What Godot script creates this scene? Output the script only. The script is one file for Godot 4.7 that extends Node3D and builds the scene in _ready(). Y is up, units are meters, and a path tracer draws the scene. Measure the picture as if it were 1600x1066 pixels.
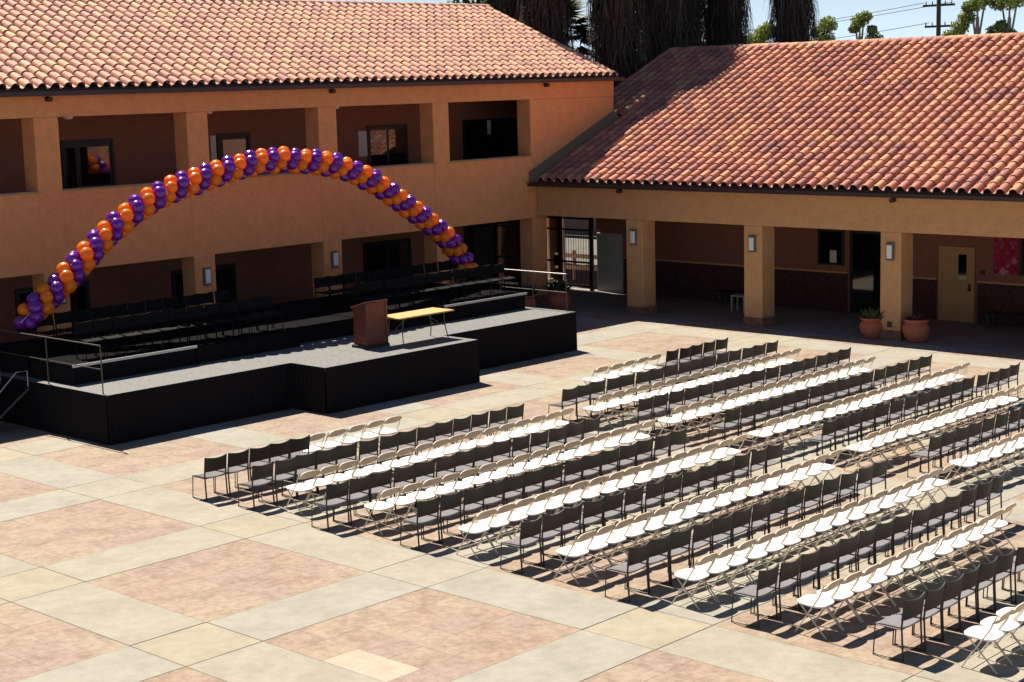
extends Node3D
# Courtyard set for a ceremony. x runs along the two-storey building, z along the tiled arcade, y up, metres.

var M := {}
var used := {}
var rng := RandomNumberGenerator.new()

# ------------------------------------------------------------------ mesh builder
class MB:
	var v := PackedVector3Array()
	var n := PackedVector3Array()
	var c := PackedColorArray()
	var idx := PackedInt32Array()
	var col := Color(1, 1, 1)
	var colored := false
	func quad(a: Vector3, b: Vector3, cc: Vector3, d: Vector3) -> void:
		var nn := (b - a).cross(d - a)
		if nn.length_squared() < 1e-14:
			nn = (cc - b).cross(d - b)
		nn = nn.normalized()
		quadn(a, b, cc, d, nn, nn, nn, nn)
	func quadn(a: Vector3, b: Vector3, cc: Vector3, d: Vector3, na: Vector3, nb: Vector3, nc: Vector3, nd: Vector3) -> void:
		var i := v.size()
		v.append_array([a, b, cc, d])
		n.append_array([na, nb, nc, nd])
		if colored:
			c.append_array([col, col, col, col])
		idx.append_array([i, i + 2, i + 1, i, i + 3, i + 2])
	func tri(a: Vector3, b: Vector3, cc: Vector3) -> void:
		var nn := (b - a).cross(cc - a).normalized()
		var i := v.size()
		v.append_array([a, b, cc])
		n.append_array([nn, nn, nn])
		if colored:
			c.append_array([col, col, col])
		idx.append_array([i, i + 2, i + 1])
	func box(lo: Vector3, hi: Vector3, t := Transform3D.IDENTITY) -> void:
		var p := []
		for k in 8:
			p.append(t * Vector3(hi.x if k & 1 else lo.x, hi.y if k & 2 else lo.y, hi.z if k & 4 else lo.z))
		quad(p[0], p[2], p[3], p[1])
		quad(p[4], p[5], p[7], p[6])
		quad(p[0], p[4], p[6], p[2])
		quad(p[1], p[3], p[7], p[5])
		quad(p[2], p[6], p[7], p[3])
		quad(p[0], p[1], p[5], p[4])
	func cbox(lo: Vector3, hi: Vector3, h: float, t := Transform3D.IDENTITY) -> void:
		# box with chamfered edges
		var mid := (lo + hi) * 0.5
		var e := (hi - lo) * 0.5
		var q := func(s: Vector3, ax: int) -> Vector3:
			var r := Vector3(s.x * (e.x - h), s.y * (e.y - h), s.z * (e.z - h))
			r[ax] = s[ax] * e[ax]
			return t * (mid + r)
		for ax in 3:
			var b := (ax + 1) % 3
			var d := (ax + 2) % 3
			for s in [-1.0, 1.0]:
				var pts := []
				for k in [[-1.0, -1.0], [1.0, -1.0], [1.0, 1.0], [-1.0, 1.0]]:
					var sv := Vector3.ZERO
					sv[ax] = s
					sv[b] = k[0]
					sv[d] = k[1]
					pts.append(q.call(sv, ax))
				if s > 0:
					quad(pts[0], pts[1], pts[2], pts[3])
				else:
					quad(pts[3], pts[2], pts[1], pts[0])
		for ax in 3:
			var b := (ax + 1) % 3
			var d := (ax + 2) % 3
			for s1 in [-1.0, 1.0]:
				for s2 in [-1.0, 1.0]:
					var s0 := Vector3.ZERO
					s0[b] = s1
					s0[d] = s2
					var sa := s0
					sa[ax] = -1.0
					var sb := s0
					sb[ax] = 1.0
					var p0: Vector3 = q.call(sa, b)
					var p1: Vector3 = q.call(sb, b)
					var p2: Vector3 = q.call(sb, d)
					var p3: Vector3 = q.call(sa, d)
					if s1 * s2 > 0:
						quad(p3, p2, p1, p0)
					else:
						quad(p0, p1, p2, p3)
		for s in [[1, 1, 1], [1, 1, -1], [1, -1, 1], [1, -1, -1], [-1, 1, 1], [-1, 1, -1], [-1, -1, 1], [-1, -1, -1]]:
			var sv := Vector3(s[0], s[1], s[2])
			var a: Vector3 = q.call(sv, 0)
			var b2: Vector3 = q.call(sv, 1)
			var c2: Vector3 = q.call(sv, 2)
			if s[0] * s[1] * s[2] > 0:
				tri(a, b2, c2)
			else:
				tri(a, c2, b2)
	func tube(pts: Array, r0: float, r1: float, sides := 6, caps := true) -> void:
		var rings := []
		var up := Vector3.UP
		for i in pts.size():
			var dir: Vector3 = (pts[min(i + 1, pts.size() - 1)] - pts[max(i - 1, 0)]).normalized()
			if abs(dir.dot(up)) > 0.95:
				up = Vector3.RIGHT
			var sx := dir.cross(up).normalized()
			var sy := sx.cross(dir).normalized()
			up = sy
			var r: float = lerp(r0, r1, float(i) / max(1, pts.size() - 1))
			var ring := []
			for k in sides:
				var a := TAU * k / sides
				var d := sx * cos(a) + sy * sin(a)
				ring.append([pts[i] + d * r, d])
			rings.append(ring)
		for i in rings.size() - 1:
			for k in sides:
				var k2 := (k + 1) % sides
				var a: Array = rings[i][k]
				var b: Array = rings[i][k2]
				var cc: Array = rings[i + 1][k2]
				var d: Array = rings[i + 1][k]
				quadn(a[0], d[0], cc[0], b[0], a[1], d[1], cc[1], b[1])
		if caps:
			for e in [0, rings.size() - 1]:
				for k in range(1, sides - 1):
					if e == 0:
						tri(rings[e][0][0], rings[e][k][0], rings[e][k + 1][0])
					else:
						tri(rings[e][0][0], rings[e][k + 1][0], rings[e][k][0])
	func lathe(prof: Array, sides := 20, centre := Vector3.ZERO) -> void:
		# prof: Vector2(radius, y) from bottom to top
		for i in prof.size() - 1:
			var p: Vector2 = prof[i]
			var q: Vector2 = prof[i + 1]
			var tn := (q - p).normalized()
			for k in sides:
				var a := TAU * k / sides
				var b := TAU * (k + 1) / sides
				var da := Vector3(cos(a), 0, sin(a))
				var db := Vector3(cos(b), 0, sin(b))
				var na := (da * tn.y - Vector3.UP * tn.x).normalized()
				var nb := (db * tn.y - Vector3.UP * tn.x).normalized()
				quadn(centre + da * p.x + Vector3.UP * p.y, centre + da * q.x + Vector3.UP * q.y, centre + db * q.x + Vector3.UP * q.y, centre + db * p.x + Vector3.UP * p.y, na, na, nb, nb)
	func mesh() -> ArrayMesh:
		var arr := []
		arr.resize(Mesh.ARRAY_MAX)
		arr[Mesh.ARRAY_VERTEX] = v
		arr[Mesh.ARRAY_NORMAL] = n
		if colored:
			arr[Mesh.ARRAY_COLOR] = c
		arr[Mesh.ARRAY_INDEX] = idx
		var m := ArrayMesh.new()
		m.add_surface_from_arrays(Mesh.PRIMITIVE_TRIANGLES, arr)
		return m

# ------------------------------------------------------------------ scene helpers
func numbered(called: String) -> String:
	var k: int = used.get(called, 0)
	used[called] = k + 1
	return called if k == 0 else "%s_%03d" % [called, k]

func tag(o: Node, label: String, category: String, group := "") -> void:
	o.set_meta("label", label)
	o.set_meta("category", category)
	if group != "":
		o.set_meta("group", group)

func thing(called: String, label: String, category: String, at := Vector3.ZERO, turn := 0.0, group := "") -> Node3D:
	var o := Node3D.new()
	o.name = numbered(called)
	add_child(o)
	o.position = at
	o.rotation.y = turn
	tag(o, label, category, group)
	return o

func part(called: String, mesh: Mesh, mat: Material, parent: Node, at := Vector3.ZERO) -> MeshInstance3D:
	var o := MeshInstance3D.new()
	o.name = called
	o.mesh = mesh
	o.material_override = mat
	o.position = at
	parent.add_child(o, true)
	return o

func pbox(called: String, lo: Vector3, hi: Vector3, mat: Material, parent: Node, h := 0.0) -> MeshInstance3D:
	var b := MB.new()
	var mid := (lo + hi) * 0.5
	if h > 0.0:
		b.cbox(lo - mid, hi - mid, h)
	else:
		b.box(lo - mid, hi - mid)
	return part(called, b.mesh(), mat, parent, mid)

func structure(called: String, mesh: Mesh, mat: Material) -> MeshInstance3D:
	var o := part(called, mesh, mat, self)
	o.set_meta("kind", "structure")
	return o

func copy(src: Node3D, called: String, label: String) -> Node3D:
	var r: Node3D = src.duplicate()
	r.name = numbered(called)
	add_child(r)
	r.set_meta("label", label)
	return r

const ORD := ["first", "second", "third", "fourth", "fifth", "sixth", "seventh", "eighth", "ninth", "tenth", "eleventh", "twelfth", "thirteenth", "fourteenth", "fifteenth", "sixteenth", "seventeenth", "eighteenth"]

# ------------------------------------------------------------------ materials
func noise_img(size: int, sd: int, freq: float, oct: int, type := FastNoiseLite.TYPE_SIMPLEX_SMOOTH, cell := false) -> Image:
	var f := FastNoiseLite.new()
	f.seed = sd
	f.noise_type = FastNoiseLite.TYPE_CELLULAR if cell else type
	f.frequency = freq
	f.fractal_octaves = oct
	f.fractal_gain = 0.6
	if cell:
		f.cellular_return_type = FastNoiseLite.RETURN_CELL_VALUE
		f.fractal_type = FastNoiseLite.FRACTAL_NONE
	var im := f.get_seamless_image(size, size)
	im.convert(Image.FORMAT_L8)
	return im

func ramp_tex(im: Image, cols: Array, second: Image = null, amount := 0.0) -> ImageTexture:
	var d := im.get_data()
	var e := second.get_data() if second else PackedByteArray()
	var lut := []
	for k in 256:
		var t := k / 255.0 * (cols.size() - 1)
		var i: int = min(int(t), cols.size() - 2)
		var a: Color = cols[i]
		lut.append(a.lerp(cols[i + 1], t - i))
	var out := PackedByteArray()
	out.resize(d.size() * 3)
	for i in d.size():
		var cc: Color = lut[d[i]]
		var s := 1.0
		if second:
			s = 1.0 + (e[i] / 255.0 - 0.5) * amount
		out[i * 3] = clampi(int(cc.r * s * 255.0), 0, 255)
		out[i * 3 + 1] = clampi(int(cc.g * s * 255.0), 0, 255)
		out[i * 3 + 2] = clampi(int(cc.b * s * 255.0), 0, 255)
	var w := im.get_width()
	return ImageTexture.create_from_image(Image.create_from_data(w, w, false, Image.FORMAT_RGB8, out))

func bump_tex(im: Image, s: float) -> ImageTexture:
	var b: Image = im.duplicate()
	b.convert(Image.FORMAT_RGBA8)
	b.bump_map_to_normal_map(s)
	return ImageTexture.create_from_image(b)

func mat(colour: Color, rough := 0.8, tex: Texture2D = null, scale := 1.0, normal: Texture2D = null, nscale := 1.0) -> StandardMaterial3D:
	var m := StandardMaterial3D.new()
	m.albedo_color = colour
	m.roughness = rough
	if tex or normal:
		m.uv1_triplanar = true
		m.uv1_world_triplanar = true
		m.uv1_scale = Vector3.ONE * scale
	if tex:
		m.albedo_texture = tex
	if normal:
		m.normal_enabled = true
		m.normal_texture = normal
		m.normal_scale = nscale
	return m

func g(x: float) -> Color:
	return Color(x, x, x)

func make_materials() -> void:
	var fine := noise_img(512, 3, 0.05, 5)
	var coarse := noise_img(512, 11, 0.012, 6)
	var mid := noise_img(512, 23, 0.025, 5)
	var cells := noise_img(512, 31, 0.03, 1, FastNoiseLite.TYPE_CELLULAR, true)
	var fine_n := bump_tex(fine, 3.0)
	var mid_n := bump_tex(mid, 4.0)
	var stucco_t := ramp_tex(coarse, [g(0.92), g(0.965), g(1.0)], fine, 0.07)
	M.stucco = mat(Color(0.83, 0.625, 0.43), 0.9, stucco_t, 0.35, fine_n, 0.5)
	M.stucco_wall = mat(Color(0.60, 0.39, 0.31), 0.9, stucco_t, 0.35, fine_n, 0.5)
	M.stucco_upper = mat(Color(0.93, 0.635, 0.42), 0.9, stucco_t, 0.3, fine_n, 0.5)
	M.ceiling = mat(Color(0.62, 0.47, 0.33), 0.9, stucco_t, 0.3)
	M.stone_base = mat(Color(0.62, 0.42, 0.36), 0.85, ramp_tex(cells, [g(0.75), g(1.0)], fine, 0.3), 0.7, mid_n, 0.6)
	M.wainscot = mat(Color(0.32, 0.19, 0.17), 0.8, ramp_tex(cells, [g(0.7), g(1.0)], fine, 0.3), 1.1, mid_n, 0.6)
	var conc_t := ramp_tex(coarse, [Color(0.90, 0.90, 0.89), Color(0.96, 0.955, 0.945), Color(1, 1, 0.995)], fine, 0.10)
	var concs := []
	for cc in [Color(0.594, 0.573, 0.527), Color(0.586, 0.574, 0.539), Color(0.602, 0.573, 0.511)]:
		concs.append(mat(cc, 0.88, conc_t, 0.13, fine_n, 0.25))
	M.concrete = concs
	var slab_t := ramp_tex(coarse, [Color(0.84, 0.81, 0.80), Color(0.955, 0.945, 0.935), Color(1, 1, 1)], noise_img(512, 77, 0.05, 5), 0.22)
	var slabs := []
	for cc in [Color(0.597, 0.537, 0.480), Color(0.589, 0.517, 0.461), Color(0.600, 0.540, 0.477), Color(0.581, 0.513, 0.469)]:
		slabs.append(mat(cc, 0.88, slab_t, 0.21, fine_n, 0.35))
	M.slab = slabs
	M.slab_new = mat(Color(0.70, 0.625, 0.565), 0.88, conc_t, 0.3)
	var st := mat(Color(1, 1, 1), 0.88, slab_t, 0.21, fine_n, 0.35)
	st.vertex_color_use_as_albedo = true
	M.slab_far = st
	M.joint = mat(Color(0.50, 0.46, 0.40), 0.95, conc_t, 0.5)
	M.arcade_floor = mat(Color(0.52, 0.50, 0.48), 0.75, conc_t, 0.25)
	M.ground = mat(Color(0.40, 0.39, 0.38), 0.95, conc_t, 0.05)
	# clay tiles
	var tile_t := ramp_tex(noise_img(256, 5, 0.02, 5), [Color(0.78, 0.74, 0.74), Color(1, 1, 1)], fine_small(), 0.18)
	M.tile_a = []
	for cc in [Color(0.872, 0.666, 0.571), Color(0.839, 0.633, 0.549), Color(0.894, 0.710, 0.594), Color(0.796, 0.599, 0.538), Color(0.883, 0.722, 0.571)]:
		M.tile_a.append(mat(cc, 0.75, tile_t, 1.3))
	M.tile_b = []
	for cc in [Color(0.780, 0.526, 0.433), Color(0.724, 0.477, 0.407), Color(0.824, 0.587, 0.460), Color(0.646, 0.440, 0.407), Color(0.813, 0.612, 0.447)]:
		M.tile_b.append(mat(cc, 0.75, tile_t, 1.3))
	var tf := mat(Color(1, 1, 1), 0.75, tile_t, 1.3)
	tf.vertex_color_use_as_albedo = true
	M.tile_far = tf
	M.mortar = mat(Color(0.86, 0.82, 0.78), 0.9)
	M.roof_deck = mat(Color(0.30, 0.21, 0.18), 0.9)
	M.gutter = mat(Color(0.235, 0.16, 0.15), 0.5)
	M.flashing = mat(Color(0.42, 0.38, 0.33), 0.6, stucco_t, 0.8)
	M.kerb = mat(Color(0.47, 0.42, 0.34), 0.9, stucco_t, 0.8)
	M.sill = mat(Color(0.66, 0.58, 0.48), 0.8, stucco_t, 0.8)
	M.dark_frame = mat(Color(0.13, 0.11, 0.11), 0.5)
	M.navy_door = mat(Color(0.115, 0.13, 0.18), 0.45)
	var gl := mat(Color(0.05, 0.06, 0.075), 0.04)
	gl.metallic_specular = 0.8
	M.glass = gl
	var gl2 := mat(Color(0.42, 0.38, 0.34), 0.08)
	gl2.metallic_specular = 0.8
	M.glass_blind = gl2
	M.door_cream = mat(Color(0.76, 0.58, 0.38), 0.6, stucco_t, 0.5)
	M.paper = mat(Color(0.85, 0.82, 0.79), 0.8)
	M.red_paper = mat(Color(0.72, 0.13, 0.22), 0.8, stucco_t, 2.0)
	M.lamp_white = mat(Color(0.93, 0.92, 0.90), 0.35)
	M.gate = mat(Color(0.09, 0.085, 0.085), 0.5)
	M.grey_panel = mat(Color(0.74, 0.73, 0.67), 0.7, stucco_t, 0.8)
	M.white_wall = mat(Color(0.86, 0.84, 0.82), 0.85, stucco_t, 0.3)
	M.far_wall = mat(Color(0.42, 0.34, 0.31), 0.9, stucco_t, 0.3)
	M.terracotta = mat(Color(0.70, 0.40, 0.31), 0.85, stucco_t, 2.0)
	M.soil = mat(Color(0.2, 0.15, 0.11), 1.0)
	# stage
	M.deck = mat(Color(0.435, 0.435, 0.44), 0.75, ramp_tex(noise_img(512, 41, 0.03, 6), [g(0.72), g(0.97), g(1.0)], fine, 0.2), 0.5)
	M.skirt = mat(Color(0.115, 0.107, 0.118), 1.0)
	M.skirt.metallic_specular = 0.15
	M.riser = mat(Color(0.075, 0.075, 0.085), 1.0)
	M.riser.metallic_specular = 0.15
	M.alu = mat(Color(0.74, 0.74, 0.74), 0.4)
	M.alu.metallic = 0.5
	M.wood_red = mat(Color(0.47, 0.235, 0.175), 0.45, wood_tex(Color(0.72, 0.68, 0.66)), 1.6)
	M.wood_dark = mat(Color(0.15, 0.10, 0.085), 0.6)
	M.table_top = mat(Color(0.82, 0.68, 0.45), 0.5, wood_tex(Color(0.86, 0.83, 0.78)), 1.2)
	M.table_leg = mat(Color(0.30, 0.28, 0.26), 0.4)
	# chairs
	M.black_shell = mat(Color(0.115, 0.10, 0.095), 0.6)
	M.seat_sky_sheen = mat(Color(0.51, 0.505, 0.52), 0.2)  # black vinyl; the grey colour stands in for sky reflected on it
	M.stage_black = mat(Color(0.085, 0.083, 0.09), 0.8)
	M.stage_black.metallic_specular = 0.25
	M.black_leg = mat(Color(0.11, 0.10, 0.10), 0.4)
	M.white_plastic = mat(Color(0.90, 0.885, 0.86), 0.5)
	M.white_plastic.backlight_enabled = true
	M.white_plastic.backlight = Color(0.10, 0.09, 0.075)
	M.shade_tinted_plastic = mat(Color(0.80, 0.735, 0.655), 0.5)  # white plastic backs; the beige tint carries shade and ground bounce
	M.shade_tinted_plastic.backlight_enabled = true
	M.shade_tinted_plastic.backlight = Color(0.12, 0.10, 0.075)
	M.white_metal = mat(Color(0.80, 0.765, 0.70), 0.45)
	# balloons
	M.orange = mat(Color(1.0, 0.60, 0.11), 0.3)
	M.purple = mat(Color(0.44, 0.11, 0.62), 0.25)
	for b in [M.orange, M.purple]:
		b.backlight_enabled = true
		b.clearcoat_enabled = true
		b.clearcoat = 0.6
		b.clearcoat_roughness = 0.1
	M.orange.backlight = Color(1.0, 0.62, 0.12)
	M.purple.backlight = Color(0.42, 0.10, 0.66)
	# plants
	M.leaf = vc(0.6, Color(0.70, 0.80, 0.35))
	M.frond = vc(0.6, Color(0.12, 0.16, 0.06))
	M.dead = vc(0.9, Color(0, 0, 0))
	M.bark = mat(Color(0.30, 0.23, 0.17), 0.95, stucco_t, 1.0)
	M.pale_bark = mat(Color(0.62, 0.58, 0.52), 0.9)
	M.pole = mat(Color(0.30, 0.27, 0.25), 0.9)

func fine_small() -> Image:
	return noise_img(256, 8, 0.09, 4)

func wood_tex(dark: Color) -> ImageTexture:
	var f := FastNoiseLite.new()
	f.seed = 19
	f.frequency = 0.02
	f.fractal_octaves = 4
	var im := Image.create(256, 256, false, Image.FORMAT_RGB8)
	for y in 256:
		for x in 256:
			var t := clampf(f.get_noise_2d(x * 0.35, y * 4.0) * 0.9 + 0.5, 0, 1)
			im.set_pixel(x, y, dark.lerp(Color(1, 1, 1), t))
	return ImageTexture.create_from_image(im)

func vc(rough: float, back: Color) -> StandardMaterial3D:
	var m := mat(Color(1, 1, 1), rough)
	m.vertex_color_use_as_albedo = true
	m.cull_mode = BaseMaterial3D.CULL_DISABLED
	if back.g > 0:
		m.backlight_enabled = true
		m.backlight = back
	return m

# ------------------------------------------------------------------ main
func _ready() -> void:
	rng.seed = 20240611
	# camera
	var cam := Camera3D.new()
	add_child(cam)
	var fw := Vector3(0.71849009, -0.15408369, -0.67825527)
	var rt := Vector3(0.68328217, -0.02588415, 0.72969547)
	var up := Vector3(0.12999023, 0.9877187, -0.08668513)
	cam.transform = Transform3D(Basis(rt, up, -fw).orthonormalized(), Vector3(-16.986, 7.672, 19.323))
	cam.fov = 23.266
	cam.near = 0.1
	cam.far = 2000.0
	cam.current = true
	# sky, exposure
	var we := WorldEnvironment.new()
	var env := Environment.new()
	env.background_mode = Environment.BG_SKY
	var sm := ProceduralSkyMaterial.new()
	sm.sky_top_color = Color(0.24, 0.32, 0.45)
	sm.sky_horizon_color = Color(0.80, 0.88, 0.935)
	sm.sky_curve = 0.09
	sm.ground_bottom_color = Color(0.42, 0.37, 0.30)
	sm.ground_horizon_color = Color(0.62, 0.60, 0.56)
	sm.sun_angle_max = 12.0
	var sky := Sky.new()
	sky.sky_material = sm
	env.sky = sky
	env.background_energy_multiplier = 0.72
	env.tonemap_mode = Environment.TONE_MAPPER_LINEAR
	env.tonemap_exposure = 1.93
	env.sdfgi_enabled = true
	env.ssao_enabled = true
	env.ssil_enabled = true
	we.environment = env
	add_child(we)
	# sun: behind the two-storey building, 56 degrees high
	var sun := DirectionalLight3D.new()
	add_child(sun)
	sun.look_at_from_position(Vector3.ZERO, Vector3(-0.15, -1.0, 0.61), Vector3.UP)
	sun.light_energy = 1.6
	sun.light_color = Color(1.0, 0.955, 0.88)
	sun.light_angular_distance = 0.5
	sun.shadow_enabled = true

	make_materials()
	build_ground()
	build_two_storey()
	build_arcade()
	build_background()
	build_stage()
	build_chairs()
	build_arch()
	build_small()

# ------------------------------------------------------------------ ground
func build_ground() -> void:
	var b := MB.new()
	b.quad(Vector3(-600, -0.06, 600), Vector3(600, -0.06, 600), Vector3(600, -0.06, -600), Vector3(-600, -0.06, -600))
	structure("ground", b.mesh(), M.ground)
	var pv := Node3D.new()
	pv.name = "courtyard_paving"
	pv.set_meta("kind", "structure")
	add_child(pv)
	# mortar bed below the panels
	pbox("joint_bed", Vector3(-14, -0.05, -19), Vector3(25.0, -0.012, 14.6), M.joint, pv)
	var P := 4.5
	var w := 1.323
	var gp := 0.007
	var x1 := 24.9
	var z0 := -18.9
	var cache := {}
	var panel := func(ax: float, az: float, bx: float, bz: float, called: String, m: Material) -> void:
		bx = min(bx, x1)
		az = max(az, z0)
		if bx - ax < 0.1 or bz - az < 0.1:
			return
		var sx := snappedf(bx - ax, 0.001)
		var sz := snappedf(bz - az, 0.001)
		var key := "%f %f" % [sx, sz]
		if not cache.has(key):
			var mb := MB.new()
			mb.cbox(Vector3(-sx / 2 + gp, -0.04, -sz / 2 + gp), Vector3(sx / 2 - gp, 0.0, sz / 2 - gp), 0.006)
			cache[key] = mb.mesh()
		part(called, cache[key], m, pv, Vector3((ax + bx) / 2, rng.randf_range(-0.002, 0.001), (az + bz) / 2))
	var stones := []
	for i in range(-3, 6):
		for j in range(-5, 4):
			var x := i * P
			var z := j * P
			panel.call(x, z, x + w, z + w, "concrete_panel", M.concrete[2 if rng.randf() < 0.6 else 0])
			panel.call(x + w, z, x + P, z + w, "concrete_panel", M.concrete[rng.randi() % 2])
			panel.call(x, z + w, x + w, z + P, "concrete_panel", M.concrete[rng.randi() % 2])
			# stone field of five by five flags
			var s := (P - w) / 5.0
			for a in 5:
				for c in 5:
					var px := x + w + s * (a + 0.5)
					var pz := z + w + s * (c + 0.5)
					if px + s / 2 > x1 + 0.3 or pz - s / 2 < z0:
						continue
					stones.append([Vector3(px, 0, pz), i, j, a, c])
	var s2 := (P - w) / 5.0
	var sm := MB.new()
	sm.cbox(Vector3(-s2 / 2 + 0.0012, -0.04, -s2 / 2 + 0.0012), Vector3(s2 / 2 - 0.0012, 0.0, s2 / 2 - 0.0012), 0.0018)
	var smesh := sm.mesh()
	var eye := Vector3(-16.986, 0, 19.323)
	var open_field := func(p: Vector3) -> float:
		# flags in view and free of chairs come first
		var d: float = p.distance_to(eye)
		var dir := (p - eye).normalized()
		if dir.dot(Vector3(0.727, 0, -0.686)) < 0.945 or d < 17.0:
			d += 100.0
		if p.x > 1.2 and p.z > -7.0:
			d += 40.0
		return d
	stones.sort_custom(func(a, c): return open_field.call(a[0]) < open_field.call(c[0]))
	var rest := []
	for k in stones.size():
		var st: Array = stones[k]
		var dy := -0.004 + rng.randf_range(-0.0008, 0.0008)
		if k < 300:
			var m: Material = M.slab[rng.randi() % 4]
			if st[1] == -1 and st[2] == 0 and st[3] == 0 and (st[4] == 2 or st[4] == 3):
				m = M.slab_new
			part("flagstone", smesh, m, pv, st[0] + Vector3(0, dy, 0))
		else:
			rest.append(st[0] + Vector3(0, dy, 0))
	var mm := MultiMesh.new()
	mm.transform_format = MultiMesh.TRANSFORM_3D
	mm.use_colors = true
	mm.mesh = smesh
	mm.instance_count = rest.size()
	for k in rest.size():
		mm.set_instance_transform(k, Transform3D(Basis.IDENTITY, rest[k]))
		var base: Color = M.slab[rng.randi() % 4].albedo_color
		mm.set_instance_color(k, base.srgb_to_linear())
	var mi := MultiMeshInstance3D.new()
	mi.name = "flagstones_far"
	mi.multimesh = mm
	mi.material_override = M.slab_far
	mi.set_meta("kind", "stuff")
	pv.add_child(mi)
	# arcade floors
	var fl := MB.new()
	fl.box(Vector3(24.905, -0.05, -19.1), Vector3(29.6, 0.0, 6))
	fl.box(Vector3(-6, -0.05, -24), Vector3(29.6, 0.0, -19.105))
	structure("arcade_floor", fl.mesh(), M.arcade_floor)

# ------------------------------------------------------------------ roofs
func tile_mesh(wd: float, ln: float) -> ArrayMesh:
	# local: x across, -z up the slope (lower end at z = 0), y out of the roof
	var b := MB.new()
	var prof := []
	var bw := wd * 0.68
	for k in 9:
		var a := PI - PI * k / 8.0
		prof.append(Vector2(cos(a) * bw / 2, 0.012 + sin(a) * 0.125))
	var pn := wd - bw
	for k in range(1, 5):
		var t := k / 4.0
		prof.append(Vector2(bw / 2 + pn * t, 0.012 - sin(PI * t) * 0.022))
	var th := 0.012
	for k in prof.size() - 1:
		var p: Vector2 = prof[k]
		var q: Vector2 = prof[k + 1]
		var n0: Vector2 = (prof[min(k + 1, prof.size() - 1)] - prof[max(k - 1, 0)]).normalized()
		var n1: Vector2 = (prof[min(k + 2, prof.size() - 1)] - prof[k]).normalized()
		if k == 8:
			n0 = (q - p).normalized()
		if k == 7:
			n1 = (q - p).normalized()
		var na := Vector3(-n0.y, n0.x, 0)
		var nb := Vector3(-n1.y, n1.x, 0)
		var tp := 0.90
		var a0 := Vector3(p.x, p.y, 0)
		var b0 := Vector3(q.x, q.y, 0)
		var a1 := Vector3(p.x * tp, p.y * tp, -ln)
		var b1 := Vector3(q.x * tp, q.y * tp, -ln)
		b.quadn(a0, b0, b1, a1, na, nb, nb, na)
		# front rim
		var ia := a0 - na * th
		var ib := b0 - nb * th
		b.quad(ia, ib, b0, a0)
	return b.mesh()

# lay tiles on a slope: origin at the eave, ux along the eave, uy up the slope, nn normal
func lay_tiles(roof: Node3D, origin: Vector3, ux: Vector3, uy: Vector3, nn: Vector3, length: float, run: float, pal: Array, near_first: Callable, keep: Callable) -> void:
	var wd := 0.382
	var ex := 0.425
	var tm := tile_mesh(wd, 0.50)
	var nc := int(length / wd)
	var nr := int(ceil(run / ex))
	var basis := Basis(ux, nn, -uy)
	var tilt := Basis(Vector3.RIGHT, deg_to_rad(-2.2))
	var all := []
	for r in nr:
		for k in nc:
			var p := origin + ux * ((k + 0.5) * wd) + uy * (r * ex - 0.05) + nn * 0.05
			if not keep.call(p):
				continue
			var wob := Basis.from_euler(Vector3(rng.randf_range(-0.012, 0.012), rng.randf_range(-0.02, 0.02), rng.randf_range(-0.02, 0.02)))
			all.append([near_first.call(p), Transform3D(basis * tilt * wob, p + ux * rng.randf_range(-0.006, 0.006) + uy * rng.randf_range(-0.012, 0.012))])
	all.sort_custom(func(a, b): return a[0] < b[0])
	var mm := MultiMesh.new()
	mm.transform_format = MultiMesh.TRANSFORM_3D
	mm.use_colors = true
	mm.mesh = tm
	mm.instance_count = max(0, all.size() - 300)
	for k in all.size():
		var ci := [0, 0, 0, 1, 1, 1, 2, 2, 3, 3, 4][rng.randi() % 11] as int
		if k < 300:
			var t := part("tile", tm, pal[ci], roof)
			t.transform = all[k][1]
		else:
			mm.set_instance_transform(k - 300, all[k][1])
			var base: Color = pal[ci].albedo_color.srgb_to_linear()
			var f := rng.randf_range(0.9, 1.1)
			mm.set_instance_color(k - 300, Color(base.r * f, base.g * f, base.b * f))
	var pm := MB.new()
	pm.cbox(Vector3(-0.03, -0.03, -0.03), Vector3(0.03, 0.025, 0.012), 0.012)
	var plug := pm.mesh()
	for k in nc:
		var pp := origin + ux * ((k + 1.0) * wd - 0.03) - uy * 0.05 + nn * 0.035
		if keep.call(pp) and rng.randf() < 0.75:
			var o := part("mortar_plug", plug, M.mortar, roof)
			o.transform = Transform3D(basis * Basis.from_scale(Vector3.ONE * rng.randf_range(0.7, 1.1)), pp)
	var mi := MultiMeshInstance3D.new()
	mi.name = "tiles_far"
	mi.multimesh = mm
	mi.material_override = M.tile_far
	mi.set_meta("kind", "stuff")
	roof.add_child(mi)

func ridge_tiles(roof: Node3D, a: Vector3, b: Vector3, pal: Array) -> void:
	var mb := MB.new()
	for k in 8:
		var t0 := PI * k / 8.0
		var t1 := PI * (k + 1) / 8.0
		var d0 := Vector3(-cos(t0), sin(t0), 0)
		var d1 := Vector3(-cos(t1), sin(t1), 0)
		mb.quadn(d0 * 0.17, d1 * 0.17, d1 * 0.155 + Vector3(0, 0, -0.46), d0 * 0.155 + Vector3(0, 0, -0.46), d0, d1, d1, d0)
		mb.quad(d0 * 0.15, d1 * 0.15, d1 * 0.17, d0 * 0.17)
	var m := mb.mesh()
	var dir := (b - a).normalized()
	var n := int(a.distance_to(b) / 0.42)
	var bs := Basis(dir.cross(Vector3.UP).normalized(), Vector3.UP, -dir)
	for k in n:
		var o := part("ridge_tile", m, pal[rng.randi() % 5], roof)
		o.transform = Transform3D(bs, a + dir * (k * 0.42) + Vector3(0, rng.randf_range(-0.005, 0.012), 0))

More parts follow.
